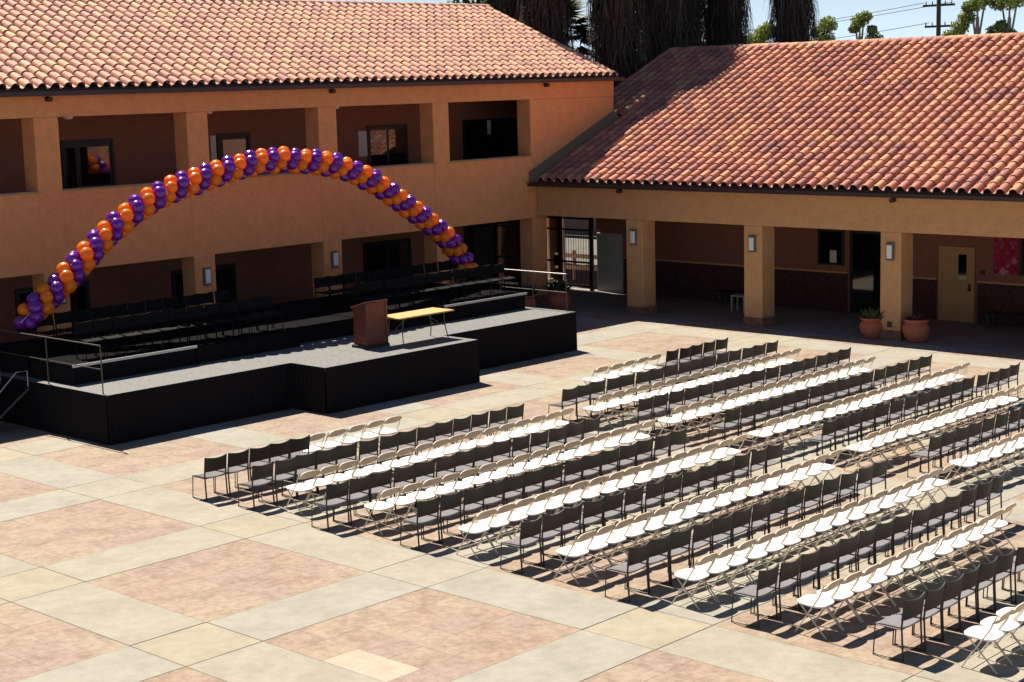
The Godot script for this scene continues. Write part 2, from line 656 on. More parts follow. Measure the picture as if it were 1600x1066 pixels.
func wall_lamp(host: Node3D, at: Vector3, turn: float) -> void:
	# narrow frosted lantern, unlit; the face points along local -x before turning
	var o := MeshInstance3D.new()
	var f := MB.new()
	f.cbox(Vector3(-0.06, -0.26, -0.13), Vector3(-0.002, 0.26, 0.13), 0.01)
	o.mesh = f.mesh()
	o.material_override = M.flashing
	o.name = "wall_lamp"
	o.position = at
	o.rotation.y = turn
	host.add_child(o, true)
	var b := MB.new()
	b.cbox(Vector3(-0.12, -0.20, -0.08), Vector3(-0.055, 0.20, 0.08), 0.015)
	part("lamp_shade", b.mesh(), M.lamp_white, o)

# a door or glazed opening on a wall; local x along the wall, z out of the wall
func glazed(host: Node3D, called: String, at: Vector3, turn: float, w: float, h: float, frame_m: Material, leaf_m: Material, panes: Array) -> Node3D:
	var d := 0.05
	var fr := MB.new()
	var t := 0.09
	fr.box(Vector3(-w / 2, 0, 0.002), Vector3(-w / 2 + t, h, d))
	fr.box(Vector3(w / 2 - t, 0, 0.002), Vector3(w / 2, h, d))
	fr.box(Vector3(-w / 2 + t, h - t, 0.002), Vector3(w / 2 - t, h, d))
	var o := part(called, fr.mesh(), frame_m, host, at)
	o.rotation.y = turn
	var lb := MB.new()
	lb.box(Vector3(-w / 2 + t, 0.01, 0.002), Vector3(w / 2 - t, h - t, 0.02))
	part("leaf", lb.mesh(), leaf_m, o)
	for p in panes:
		var pb := MB.new()
		pb.box(Vector3(p[0], p[1], 0.022), Vector3(p[2], p[3], 0.03))
		part("pane", pb.mesh(), p[4] if p.size() > 4 else M.glass, o)
	return o

# ------------------------------------------------------------------ two-storey building
func build_two_storey() -> void:
	var Z := -19.17
	var b := thing("two_storey_building", "two storey ochre stucco building with open balcony behind the stage", "building", Vector3.ZERO)
	var dep := 0.62
	var cw := 0.72
	var xe := 29.45
	var cols := []
	for k in range(-2, 5):
		cols.append(6.03 + 4.78 * k - (0.0 if k < 4 else 0.12))
	for k in cols.size():
		var x: float = cols[k]
		var o := pbox("column", Vector3(x, 0.34, Z - dep), Vector3(x + cw, 7.09, Z), M.stucco_upper, b, 0.015)
		if k == cols.size() - 1:
			o.free()
			pbox("column", Vector3(24.99, 0.34, Z - dep), Vector3(25.72, 3.05, Z), M.stucco_upper, b, 0.015)
		pbox("column_base", Vector3(x - 0.03, 0, Z - dep - 0.03), Vector3(x + cw + 0.03, 0.34, Z + 0.03), M.stone_base, b, 0.01)
	# bays: parapet band
	for k in cols.size() - 1:
		var xa: float = cols[k] + cw
		var xb: float = cols[k + 1]
		if k == cols.size() - 2:
			xb = 24.99
		var pp := pbox("parapet", Vector3(xa, 3.05, Z - 0.32), Vector3(xb, 5.16, Z - 0.012), M.stucco_upper, b, 0.01)
		pbox("sill", Vector3(xa, 5.162, Z - 0.36), Vector3(xb, 5.20, Z + 0.02), M.sill, b)
		pp.set_meta("label", "plain stucco balcony parapet")
	# solid upper end wall and top beam
	pbox("end_wall_panel", Vector3(24.99, 3.05, Z - dep), Vector3(xe - 0.001, 7.09, Z - 0.008), M.stucco_upper, b, 0.012)
	pbox("top_beam", Vector3(-4.3, 7.092, Z - dep), Vector3(xe, 7.76, Z + 0.012), M.stucco_upper, b, 0.01)
	# floors, ceilings, back walls
	pbox("balcony_slab", Vector3(-4.2, 3.45, -22.6), Vector3(xe - 0.02, 4.1, Z - 0.33), M.ceiling, b)
	pbox("upper_ceiling", Vector3(-4.2, 7.3, -22.6), Vector3(xe - 0.02, 7.45, Z - dep - 0.003), M.ceiling, b)
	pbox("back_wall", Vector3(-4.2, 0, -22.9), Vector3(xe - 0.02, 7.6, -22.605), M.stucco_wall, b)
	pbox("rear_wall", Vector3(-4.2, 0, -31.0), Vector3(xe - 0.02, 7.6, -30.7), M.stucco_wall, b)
	pbox("gable_wall", Vector3(xe - 0.3, 3.05, -31.0), Vector3(xe - 0.004, 7.7, Z - dep - 0.003), M.stucco_upper, b)
	pbox("gable_wall", Vector3(xe - 0.3, 0, -31.0), Vector3(xe - 0.006, 3.05, -23.1), M.stucco_upper, b)
	pbox("end_wall", Vector3(-4.3, 0, -31.0), Vector3(-4.0, 7.09, Z - dep - 0.003), M.stucco_upper, b)
	# gable triangle
	var gt := MB.new()
	gt.tri(Vector3(xe - 0.006, 7.7, -31.0), Vector3(xe - 0.006, 7.7, Z), Vector3(xe - 0.006, 10.25, -25.1))
	gt.tri(Vector3(-4.2, 7.7, Z), Vector3(-4.2, 7.7, -31.0), Vector3(-4.2, 10.25, -25.1))
	part("gable", gt.mesh(), M.stucco_upper, b)
	# roof
	var eave := Vector3(-4.4, 7.83, -18.87)
	var ridge_z := -25.1
	var rise := 2.62
	var uy := Vector3(0, rise, ridge_z - eave.z).normalized()
	var run := Vector3(0, rise, ridge_z - eave.z).length()
	var nn := Vector3.RIGHT.cross(-uy).normalized() * -1.0
	if nn.y < 0:
		nn = -nn
	var dk := MB.new()
	var L := 33.8
	var a := eave
	var r := eave + uy * run
	var back := Vector3(eave.x, eave.y, ridge_z * 2 - eave.z)
	var th := Vector3(0, -0.10, 0)
	var dx := Vector3(L, 0, 0)
	dk.quad(a, a + dx, r + dx, r)
	dk.quad(r, r + dx, back + dx, back)
	dk.quad(a + th, a, r, r + th)
	dk.quad(a + dx + th, r + dx + th, r + dx, a + dx)
	dk.quad(r + th, r, back, back + th)
	dk.quad(r + dx + th, back + dx + th, back + dx, r + dx)
	dk.quad(a + th, a + dx + th, a + dx, a)
	dk.quad(a + th, r + th, r + dx + th, a + dx + th)
	var roof := part("roof", dk.mesh(), M.roof_deck, b)
	lay_tiles(roof, eave + Vector3(0.02, 0, 0), Vector3.RIGHT, uy, nn, L, run - 0.1, M.tile_a,
		func(p): return p.distance_to(Vector3(4.5, 7.8, -18.0)) + (50.0 if p.x < 4.3 else 0.0), func(_p): return true)
	ridge_tiles(roof, r + Vector3(0, 0.02, 0), r + dx + Vector3(0, 0.02, 0), M.tile_a)
	# rake trim and gutter
	var gu := MB.new()
	gu.box(Vector3(-4.4, 7.64, -18.90), Vector3(xe - 0.02, 7.675, -18.63))
	gu.box(Vector3(-4.4, 7.675, -18.645), Vector3(xe - 0.02, 7.765, -18.63))
	gu.box(Vector3(-4.4, 7.675, -18.905), Vector3(xe - 0.02, 7.72, -18.89))
	part("gutter", gu.mesh(), M.gutter, b)
	pbox("fascia", Vector3(-4.4, 7.66, -19.15), Vector3(xe - 0.02, 7.828, -18.91), M.gutter, b)
	for x in [6.45, 16.1, 25.75]:
		var t := MB.new()
		t.tube([Vector3(x, 7.56, -19.16), Vector3(x, 7.56, -18.98)], 0.07, 0.07, 10)
		part("scupper", t.mesh(), M.gutter, b)
	# balcony doors and one wide dark opening on the back wall (face of wall at z = -22.605)
	var wz := -22.605
	glazed(b, "door", Vector3(9.75, 4.1, wz), 0, 1.75, 2.27, M.dark_frame, M.navy_door, [[-0.74, 0.9, -0.42, 2.05], [-0.25, 0.95, 0.7, 2.05]])
	glazed(b, "door", Vector3(15.0, 4.1, wz), 0, 1.3, 2.25, M.dark_frame, M.dark_frame, [[-0.42, 0.3, 0.46, 2.05, M.glass_blind]])
	pbox("notice", Vector3(14.12, 5.0, wz + 0.002), Vector3(14.32, 6.3, wz + 0.03), M.paper, b)
	glazed(b, "door", Vector3(21.5, 4.1, wz), 0, 1.85, 2.27, M.dark_frame, M.navy_door, [[-0.78, 0.9, -0.05, 2.1], [0.05, 0.9, 0.78, 2.1]])
	pbox("notice", Vector3(20.18, 5.35, wz + 0.002), Vector3(20.56, 6.2, wz + 0.03), M.paper, b)
	glazed(b, "door", Vector3(26.6, 4.1, wz), 0, 2.9, 2.3, M.dark_frame, M.navy_door, [[-1.3, 0.1, -0.7, 2.15], [-0.62, 0.1, 0.62, 2.15], [0.7, 0.1, 1.3, 2.15]])  # wide opening; dark leaf and panes stand in for the shade inside
	pbox("light_strip", Vector3(26.35, 5.85, wz + 0.06), Vector3(26.5, 6.35, wz + 0.12), M.lamp_white, b, 0.01)
	# ground floor doors
	glazed(b, "door", Vector3(21.3, 0, wz), 0, 2.2, 2.45, M.dark_frame, M.navy_door, [[-0.95, 0.2, -0.06, 2.3], [0.06, 0.2, 0.95, 2.3]])
	glazed(b, "door", Vector3(26.5, 0, wz), 0, 2.9, 2.7, M.dark_frame, M.navy_door, [[-1.3, 0.1, -0.05, 2.55], [0.05, 0.1, 1.3, 2.55]])
	glazed(b, "window", Vector3(8.3, 1.0, wz), 0, 2.4, 1.3, M.dark_frame, M.navy_door, [[-1.05, 0.1, 1.05, 1.15]])
	glazed(b, "window", Vector3(13.6, 1.0, wz), 0, 2.4, 1.3, M.dark_frame, M.navy_door, [[-1.05, 0.1, 1.05, 1.15]])
	wall_lamp(b, Vector3(11.19, 2.45, Z), PI / 2)
	wall_lamp(b, Vector3(15.97, 2.48, Z), PI / 2)
	wall_lamp(b, Vector3(6.46, 2.45, Z), PI / 2)
	wall_lamp(b, Vector3(20.7, 2.48, Z), PI / 2)
	for x in [7.55, 12.15, 16.95]:
		var dm := MB.new()
		dm.lathe([Vector2(0.02, -0.12), Vector2(0.12, -0.10), Vector2(0.15, -0.03), Vector2(0.15, 0.0)], 12)
		part("ceiling_lamp", dm.mesh(), M.lamp_white, b, Vector3(x, 7.12, -19.98))
	# flashing and kerb where the lower roof meets the wall
	var fb := MB.new()
	var s0 := Vector3(24.85, 4.30, Z)
	var s1 := Vector3(29.42, 6.25, Z)
	var dz := Vector3(0, 0, 0.40)
	var dy := Vector3(0, 0.34, 0)
	fb.quad(s0, s0 + dz, s1 + dz, s1)
	fb.quad(s0 + dy, s0 + dz, s1 + dz, s1 + dy)
	fb.tri(s0, s0 + dz, s0 + dy)
	fb.tri(s1, s1 + dy, s1 + dz)
	part("flashing", fb.mesh(), M.kerb, b)

# ------------------------------------------------------------------ arcade building on the right
func build_arcade() -> void:
	var X := 25.22
	var b := thing("arcade_building", "single storey ochre arcade building with large clay tile roof on right", "building", Vector3.ZERO)
	var pz := [-15.23, -10.53, -5.72, -0.95, 3.8]
	var w := 0.68
	var d := 0.68
	for z in pz:
		pbox("pillar", Vector3(X, 0.26, z), Vector3(X + d, 3.13, z + w), M.stucco, b, 0.015)
		pbox("pillar_base", Vector3(X - 0.02, 0, z - 0.02), Vector3(X + d + 0.02, 0.26, z + w + 0.02), M.stone_base, b, 0.012)
	pbox("beam", Vector3(X - 0.008, 3.132, -19.15), Vector3(X + d + 0.01, 4.22, 6.0), M.stucco, b, 0.012)
	for z in [-14.89, -10.19, -5.38]:
		wall_lamp(b, Vector3(X, 2.57, z), 0.0)
	var bx := pbox("outlet_box", Vector3(X - 0.05, 0.36, -5.46), Vector3(X, 0.52, -5.32), M.gutter, b, 0.008)
	bx.set_meta("label", "small dark outlet box low on the pillar")
	pbox("ceiling", Vector3(X + d, 3.35, -19.15), Vector3(29.4, 3.5, 6.0), M.ceiling, b)
	var wx := 29.4
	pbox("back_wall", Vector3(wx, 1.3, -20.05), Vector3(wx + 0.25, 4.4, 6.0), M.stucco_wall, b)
	# wainscot between the doors
	for q in [[-18.75, -9.4], [-7.75, -6.2], [-4.8, 6.0]]:
		pbox("wainscot", Vector3(wx - 0.03, 0, q[0]), Vector3(wx + 0.2, 1.26, q[1]), M.wainscot, b)
		pbox("wainscot_cap", Vector3(wx - 0.06, 1.262, q[0]), Vector3(wx - 0.002, 1.32, q[1]), M.stucco, b)
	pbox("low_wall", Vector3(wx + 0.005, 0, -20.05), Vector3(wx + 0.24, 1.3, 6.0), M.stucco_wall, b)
	pbox("side_panel", Vector3(wx - 0.06, 0, -20.0), Vector3(wx - 0.003, 2.15, -18.8), M.grey_panel, b, 0.01)
	glazed(b, "window", Vector3(wx, 1.5, -10.02), -PI / 2, 1.0, 1.2, M.dark_frame, M.dark_frame, [[-0.4, 0.06, 0.4, 1.1, M.glass]])
	pbox("window_paper", Vector3(wx - 0.04, 1.6, -10.05), Vector3(wx - 0.032, 2.0, -9.8), M.paper, b)
	glazed(b, "doorway", Vector3(wx - 0.003, 0, -8.55), -PI / 2, 1.5, 2.68, M.dark_frame, M.glass, [])  # near-black sheet stands in for the unlit inside of the doorway
	var dr := glazed(b, "door", Vector3(wx - 0.003, 0, -5.5), -PI / 2, 1.2, 2.33, M.door_cream, M.door_cream, [[0.05, 1.33, 0.32, 2.1]])
	var hb := MB.new()
	hb.cbox(Vector3(0.40, 0.98, 0.02), Vector3(0.47, 1.20, 0.06), 0.008)
	hb.tube([Vector3(0.435, 1.04, 0.06), Vector3(0.435, 1.04, 0.1), Vector3(0.33, 1.04, 0.1)], 0.013, 0.013, 6)
	part("handle", hb.mesh(), M.dark_frame, dr)
	pbox("card_reader", Vector3(wx - 0.04, 1.5, -4.72), Vector3(wx - 0.002, 1.66, -4.58), M.navy_door, b, 0.005)
	glazed(b, "window", Vector3(wx, 1.55, -2.7), -PI / 2, 1.5, 1.25, M.dark_frame, M.dark_frame, [[-0.65, 0.08, 0.65, 1.14]])
	# far walls
	pbox("rear_wall", Vector3(39.0, 0, -21.0), Vector3(39.3, 5.9, 6.0), M.stucco_wall, b)
	pbox("side_wall", Vector3(wx + 0.25, 0, -20.05), Vector3(39.0, 4.5, -19.8), M.stucco_wall, b)
	pbox("side_wall", Vector3(X + d, 0, 5.7), Vector3(39.0, 4.5, 5.99), M.stucco_wall, b)
	# roof
	var ex := 24.90
	var ey := 4.34
	var rx := 35.1
	var sl := 0.426
	var z0 := -21.3
	var z1 := 6.4
	var uy := Vector3(1, sl, 0).normalized()
	var nn := Vector3(-sl, 1, 0).normalized()
	var ry := ey + (rx - ex) * sl
	var bxx := 39.9
	var by := ry - (bxx - rx) * sl
	var dk := MB.new()
	var th := Vector3(0, -0.1, 0)
	# the part beside the taller building starts at its wall
	var poly := [Vector3(ex, ey, z1), Vector3(rx, ry, z1), Vector3(rx, ry, z0), Vector3(29.46, ey + (29.46 - ex) * sl, z0), Vector3(29.46, ey + (29.46 - ex) * sl, -19.16), Vector3(ex, ey, -19.16)]
	dk.quad(poly[5], poly[0], Vector3(29.46, poly[3].y, z1), poly[4])
	dk.quad(poly[3], Vector3(29.46, poly[3].y, z1), poly[1], poly[2])
	dk.quad(Vector3(rx, ry, z0), Vector3(rx, ry, z1), Vector3(bxx, by, z1), Vector3(bxx, by, z0))
	dk.quad(poly[5] + th, poly[5], poly[0], poly[0] + th)
	dk.quad(poly[5] + th, poly[0] + th, Vector3(29.46, poly[3].y, z1) + th, poly[4] + th)
	dk.quad(poly[3] + th, Vector3(29.46, poly[3].y, z1) + th, poly[1] + th, poly[2] + th)
	dk.quad(poly[3], poly[3] + th, poly[2] + th, poly[2])
	dk.quad(poly[0], poly[0] + th, poly[1] + th, poly[1])
	var roof := part("roof", dk.mesh(), M.roof_deck, b)
	var run := (rx - ex) / uy.x
	lay_tiles(roof, Vector3(ex, ey, z1), Vector3(0, 0, -1), uy, nn, z1 - z0, run - 0.1, M.tile_b,
		func(p): return p.distance_to(Vector3(24.5, 4.0, -3.0)) + (60.0 if p.z > -0.6 else 0.0),
		func(p): return p.x > 29.5 or p.z > -18.75)
	ridge_tiles(roof, Vector3(rx, ry + 0.02, z1), Vector3(rx, ry + 0.02, z0), M.tile_b)
	var gz := MB.new()
	gz.tri(Vector3(ex + 0.6, 4.3, z0 + 0.3), Vector3(rx, ry - 0.12, z0 + 0.3), Vector3(bxx - 0.5, 4.3, z0 + 0.3))
	part("gable", gz.mesh(), M.stucco_wall, b)
	var gu := MB.new()
	gu.box(Vector3(24.72, 4.16, -19.14), Vector3(24.93, 4.195, 6.4))
	gu.box(Vector3(24.72, 4.195, -19.14), Vector3(24.735, 4.27, 6.4))
	gu.box(Vector3(24.915, 4.195, -19.14), Vector3(24.93, 4.25, 6.4))
	part("gutter", gu.mesh(), M.gutter, b)
	pbox("fascia", Vector3(24.935, 4.16, -19.14), Vector3(25.20, 4.352, 6.4), M.gutter, b)
	for z in [-15.4, -5.27]:
		var t := MB.new()
		t.tube([Vector3(25.2, 4.06, z), Vector3(25.02, 4.06, z)], 0.07, 0.07, 10)
		part("scupper", t.mesh(), M.gutter, b)

# ------------------------------------------------------------------ background: palms, trees, pole, far wall
func palm(called: String, label: String, at: Vector3, h: float, sr: float, sk0: float) -> void:
	var t := thing(called, label, "palm tree", at, 0, "palms behind the roofs")
	var tb := MB.new()
	tb.tube([Vector3(0, 0, 0), Vector3(0.05, h * 0.5, 0), Vector3(0, h, 0.05)], 0.42, 0.3, 10)
	part("trunk", tb.mesh(), M.bark, t)
	# skirt of dead fronds hanging round the trunk
	var sk := MB.new()
	sk.colored = true
	var n := int((h - sk0) * 520 * sr)
	for k in n:
		var y := rng.randf_range(sk0 + 0.4, h + 0.2)
		var a := rng.randf() * TAU
		var taper := clampf((y - sk0) / 2.2, 0.45, 1.0)
		var r0 := 0.3
		var r1: float = sr * taper * rng.randf_range(0.45, 1.0) * (1.0 + 0.10 * sin(a * 3.0 + y * 1.7))
		var ln := rng.randf_range(0.9, 2.1)
		var d := Vector3(cos(a), 0, sin(a))
		var side := Vector3(-sin(a), 0, cos(a)) * rng.randf_range(0.008, 0.035)
		var jit := Vector3(rng.randf_range(-0.3, 0.3), 0, rng.randf_range(-0.3, 0.3))
		var p0 := d * r0 + Vector3(0, y, 0)
		var p1 := d * r1 + Vector3(0, y - ln * 0.25, 0)
		var p2 := d * (r1 * 0.97) + jit + Vector3(0, y - ln, 0)
		var f := rng.randf_range(0.5, 1.5)
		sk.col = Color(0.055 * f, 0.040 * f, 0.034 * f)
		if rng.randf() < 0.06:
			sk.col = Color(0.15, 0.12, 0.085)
		sk.quad(p0 - side * 0.6, p0 + side * 0.6, p1 + side, p1 - side)
		sk.quad(p1 - side, p1 + side, p2 + side * 0.4, p2 - side * 0.4)
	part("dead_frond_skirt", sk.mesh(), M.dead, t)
	var cr := MB.new()
	cr.colored = true
	for k in 120:
		var a := k * 2.399 + rng.randf() * 0.3
		var el := deg_to_rad(rng.randf_range(-35, 70))
		var d := Vector3(cos(a) * cos(el), sin(el), sin(a) * cos(el))
		var stem := 1.35
		var base := Vector3(0, h, 0)
		var tip := base + d * stem + Vector3(0, -0.1, 0)
		var sd := d.cross(Vector3.UP).normalized()
		var f := rng.randf_range(0.6, 1.3)
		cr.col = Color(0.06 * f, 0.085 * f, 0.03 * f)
		cr.quad(base - sd * 0.03, base + sd * 0.03, tip + sd * 0.02, tip - sd * 0.02)
		for m in 15:
			var u := (m - 7) / 7.0
			var dd := (d * cos(u * 1.5) + sd * sin(u * 1.5)).normalized()
			var e := tip + dd * rng.randf_range(1.0, 1.4) + Vector3(0, -0.28, 0)
			var ws := dd.cross(sd.cross(d)).normalized() * 0.085
			cr.tri(tip - ws, tip + ws, e)
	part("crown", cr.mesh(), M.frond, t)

func leafy(called: String, label: String, at: Vector3, trunk_h: float, blobs: Array, leaf: float, tone: Color, n: int, bark: Material) -> void:
	var t := thing(called, label, "tree", at, 0, "trees beyond the arcade roof")
	var tb := MB.new()
	tb.tube([Vector3.ZERO, Vector3(0.05, trunk_h * 0.6, 0), Vector3(0, trunk_h, 0)], 0.16, 0.09, 7)
	for bl in blobs:
		tb.tube([Vector3(0, trunk_h * 0.85, 0), (bl[0] as Vector3) * 0.6 + Vector3(0, trunk_h * 0.4, 0), bl[0]], 0.07, 0.025, 5)
	part("trunk", tb.mesh(), bark, t)
	var cr := MB.new()
	cr.colored = true
	for bl in blobs:
		var c0: Vector3 = bl[0]
		var R: float = bl[1]
		for k in n:
			var d := Vector3(rng.randfn(), rng.randfn(), rng.randfn()).normalized()
			var p := c0 + d * R * pow(rng.randf(), 0.45) * Vector3(1, 0.85, 1)
			var u := Vector3(rng.randfn(), rng.randfn(), rng.randfn()).normalized()
			var w := u.cross(d).normalized()
			var f := rng.randf_range(0.6, 1.45)
			cr.col = Color(tone.r * f, tone.g * f, tone.b * f)
			var s := leaf * rng.randf_range(0.6, 1.3)
			cr.quad(p - u * s, p + w * s * 0.55, p + u * s, p - w * s * 0.55)
	part("crown", cr.mesh(), M.leaf, t)

func build_background() -> void:
	palm("fan_palm", "widest shaggy palm with dark dead frond skirt behind the roof ridge", Vector3(40.4, 0, -24.6), 14.4, 1.35, 4.2)
	palm("fan_palm", "shaggy palm just left of the widest one behind the roofs", Vector3(37.2, 0, -23.0), 14.4, 1.25, 4.0)
	palm("fan_palm", "shaggy palm at right end of the dark clump, next to sky gap", Vector3(42.0, 0, -23.3), 14.6, 1.1, 4.4)
	palm("fan_palm", "lone palm trunk with dark skirt standing right of the clump", Vector3(41.2, 0, -19.35), 15.4, 0.98, 4.2)
	palm("fan_palm", "shaggy palm rising straight behind the left roof's gable end", Vector3(34.2, 0, -22.9), 14.4, 1.2, 3.5)
	palm("fan_palm", "shaggy palm at left edge of the clump, close to the gable", Vector3(31.9, 0, -24.6), 15.0, 1.1, 3.5)
	palm("fan_palm", "palm farthest left, half hidden by the left roof", Vector3(34.5, 0, -28.6), 13.8, 1.2, 4.0)
	palm("fan_palm", "short palm with green fronds showing beside the left roof slope", Vector3(36.0, 0, -28.0), 9.6, 0.8, 6.0)
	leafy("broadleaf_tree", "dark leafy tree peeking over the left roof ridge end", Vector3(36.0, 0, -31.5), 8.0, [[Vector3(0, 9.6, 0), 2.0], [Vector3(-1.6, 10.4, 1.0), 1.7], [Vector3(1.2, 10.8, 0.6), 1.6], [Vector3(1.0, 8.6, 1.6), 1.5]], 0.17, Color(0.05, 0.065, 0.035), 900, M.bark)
	# lighter street trees in the distance
	leafy("street_tree", "small bright green tree between the clump and the lone palm", Vector3(60, 0, -34.1), 8.6, [[Vector3(0, 9.6, 0), 0.75], [Vector3(0, 10.1, 0.55), 0.6], [Vector3(0, 9.3, -0.7), 0.7], [Vector3(0, 9.0, 0.6), 0.6]], 0.085, Color(0.25, 0.28, 0.08), 860, M.pale_bark)
	leafy("street_tree", "small green tree directly right of the lone palm", Vector3(60, 0, -29.8), 8.6, [[Vector3(0, 9.5, 0), 0.6], [Vector3(0, 10.3, 0.15), 0.55], [Vector3(0, 9.9, -0.45), 0.4]], 0.085, Color(0.25, 0.28, 0.08), 660, M.pale_bark)
	leafy("street_tree", "round crowned small tree standing alone left of the utility pole", Vector3(60, 0, -27.7), 9.6, [[Vector3(0, 10.4, 0), 0.5], [Vector3(0, 10.6, 0.35), 0.35], [Vector3(0, 10.0, -0.35), 0.3]], 0.085, Color(0.25, 0.28, 0.08), 520, M.pale_bark)
	leafy("street_tree", "low tree beside the round crowned one, touching the ridge", Vector3(60, 0, -26.85), 8.8, [[Vector3(0, 9.4, 0), 0.5], [Vector3(0, 9.9, -0.1), 0.3]], 0.085, Color(0.25, 0.28, 0.08), 480, M.pale_bark)
	leafy("street_tree", "first street tree right of the utility pole, yellowish green", Vector3(60, 0, -21.95), 9.0, [[Vector3(0, 9.8, 0), 0.5], [Vector3(0, 10.3, 0.35), 0.45], [Vector3(0, 9.4, -0.55), 0.4]], 0.085, Color(0.25, 0.28, 0.08), 520, M.pale_bark)
	leafy("street_tree", "tall pale trunked tree second right of the utility pole", Vector3(60, 0, -21.0), 10.3, [[Vector3(0, 11.0, 0), 0.55], [Vector3(0, 11.2, 0.6), 0.5], [Vector3(0, 10.8, -0.5), 0.35]], 0.085, Color(0.25, 0.28, 0.08), 520, M.pale_bark)
	leafy("street_tree", "tall pale trunked tree nearest the right edge of the picture", Vector3(60, 0, -19.3), 10.2, [[Vector3(0, 11.0, 0), 0.6], [Vector3(0, 11.1, 0.6), 0.55], [Vector3(0, 10.9, -0.6), 0.45]], 0.085, Color(0.25, 0.28, 0.08), 520, M.pale_bark)
	leafy("street_tree", "low bushy tree under the two tall pale trunked ones", Vector3(60, 0, -20.1), 8.9, [[Vector3(0, 9.5, 0), 0.45], [Vector3(0, 9.8, 0.4), 0.35], [Vector3(0, 9.3, 0.9), 0.4]], 0.085, Color(0.25, 0.28, 0.08), 480, M.pale_bark)
	var up := thing("utility_pole", "dark utility pole with two crossarms above the arcade roof", "utility pole", Vector3(75, 0, -31.4))
	var pb := MB.new()
	pb.tube([Vector3.ZERO, Vector3(0, 14, 0)], 0.17, 0.13, 8)
	part("post", pb.mesh(), M.pole, up)
	for y in [11.55, 10.3]:
		var cb := MB.new()
		cb.box(Vector3(-0.06, y, -1.05 if y > 11 else -0.9), Vector3(0.06, y + 0.13, 1.05 if y > 11 else 0.9))
		for q in [-0.9, -0.45, 0.45, 0.9]:
			cb.tube([Vector3(0, y + 0.13, q * 0.95), Vector3(0, y + 0.32, q * 0.95)], 0.04, 0.03, 5)
		part("crossarm", cb.mesh(), M.pole, up)
	for q in [[11.8, -1.0], [11.75, 0.8], [10.6, -0.6]]:
		var wb := MB.new()
		var pts := []
		for k in 13:
			var t := k / 12.0
			pts.append(Vector3(lerpf(8, 0, t), q[0] - 1.6 * sin(PI * t) * 0.6, lerpf(-34, q[1], t)))
		wb.tube(pts, 0.018, 0.018, 4)
		part("wire", wb.mesh(), M.pole, up)
	var fw := thing("far_wall", "brown wall seen far beyond the gate bars", "wall", Vector3(46, 0, -34))
	var fm := MB.new()
	fm.cbox(Vector3(-0.2, 0, -12), Vector3(0.2, 4.6, 9), 0.03)
	part("wall_face", fm.mesh(), M.far_wall, fw)
	var cm := MB.new()
	cm.cbox(Vector3(-0.26, 4.602, -12.05), Vector3(0.26, 4.7, 9.05), 0.02)
	part("wall_cap", cm.mesh(), M.far_wall, fw)
	var wf := thing("rail_fence", "white rail fence seen through the gate bars", "fence", Vector3(31.8, 0, -23.3))
	for y in [0.36, 0.82]:
		pbox("rail", Vector3(-0.04, y, -2.2), Vector3(0.04, y + 0.16, 2.2), M.white_wall, wf, 0.01)
	for k in 3:
		pbox("post", Vector3(0.042, -0.06, -2.1 + k * 2.0), Vector3(0.13, 1.1, -1.98 + k * 2.0), M.white_wall, wf, 0.01)
	for q in [[-23.87, "white pole just inside the view of the gate, left one"], [-23.07, "white pole just inside the view of the gate, right one"]]:
		var wp := thing("white_pole", q[1], "pole", Vector3(31, 0, q[0]), 0, "white poles beyond the gate")
		var m := MB.new()
		m.tube([Vector3(0, 0.05, 0), Vector3(0, 3.3, 0)], 0.05, 0.05, 10)
		part("shaft", m.mesh(), M.white_wall, wp)
		pbox("foot", Vector3(-0.12, -0.06, -0.12), Vector3(0.12, 0.05, 0.12), M.grey_panel, wp, 0.01)

# ------------------------------------------------------------------ stage
func skirt_mesh(a: Vector3, b: Vector3, h: float) -> ArrayMesh:
	# pleated cloth from a to b, top at height h, hem just above the ground
	var m := MB.new()
	var L := a.distance_to(b)
	var dir := (b - a).normalized()
	var out := dir.cross(Vector3.UP).normalized()
	var n := int(L / 0.035)
	var prev := []
	for k in n + 1:
		var s := L * k / n
		var ph := s / 0.155 * TAU
		var amp := 0.009 + 0.004 * sin(s * 3.7)
		var o := sin(ph) * amp
		var top := a + dir * s + out * (0.012 + o * 0.45) + Vector3.UP * h
		var bot := a + dir * s + out * (0.03 + o * 1.5) + Vector3.UP * 0.012
		var dn := (out - dir * cos(ph) * amp * TAU / 0.155).normalized()
		if k > 0:
			m.quadn(prev[1], bot, top, prev[0], prev[2], dn, dn, prev[2])
		prev = [top, bot, dn]
	return m.mesh()

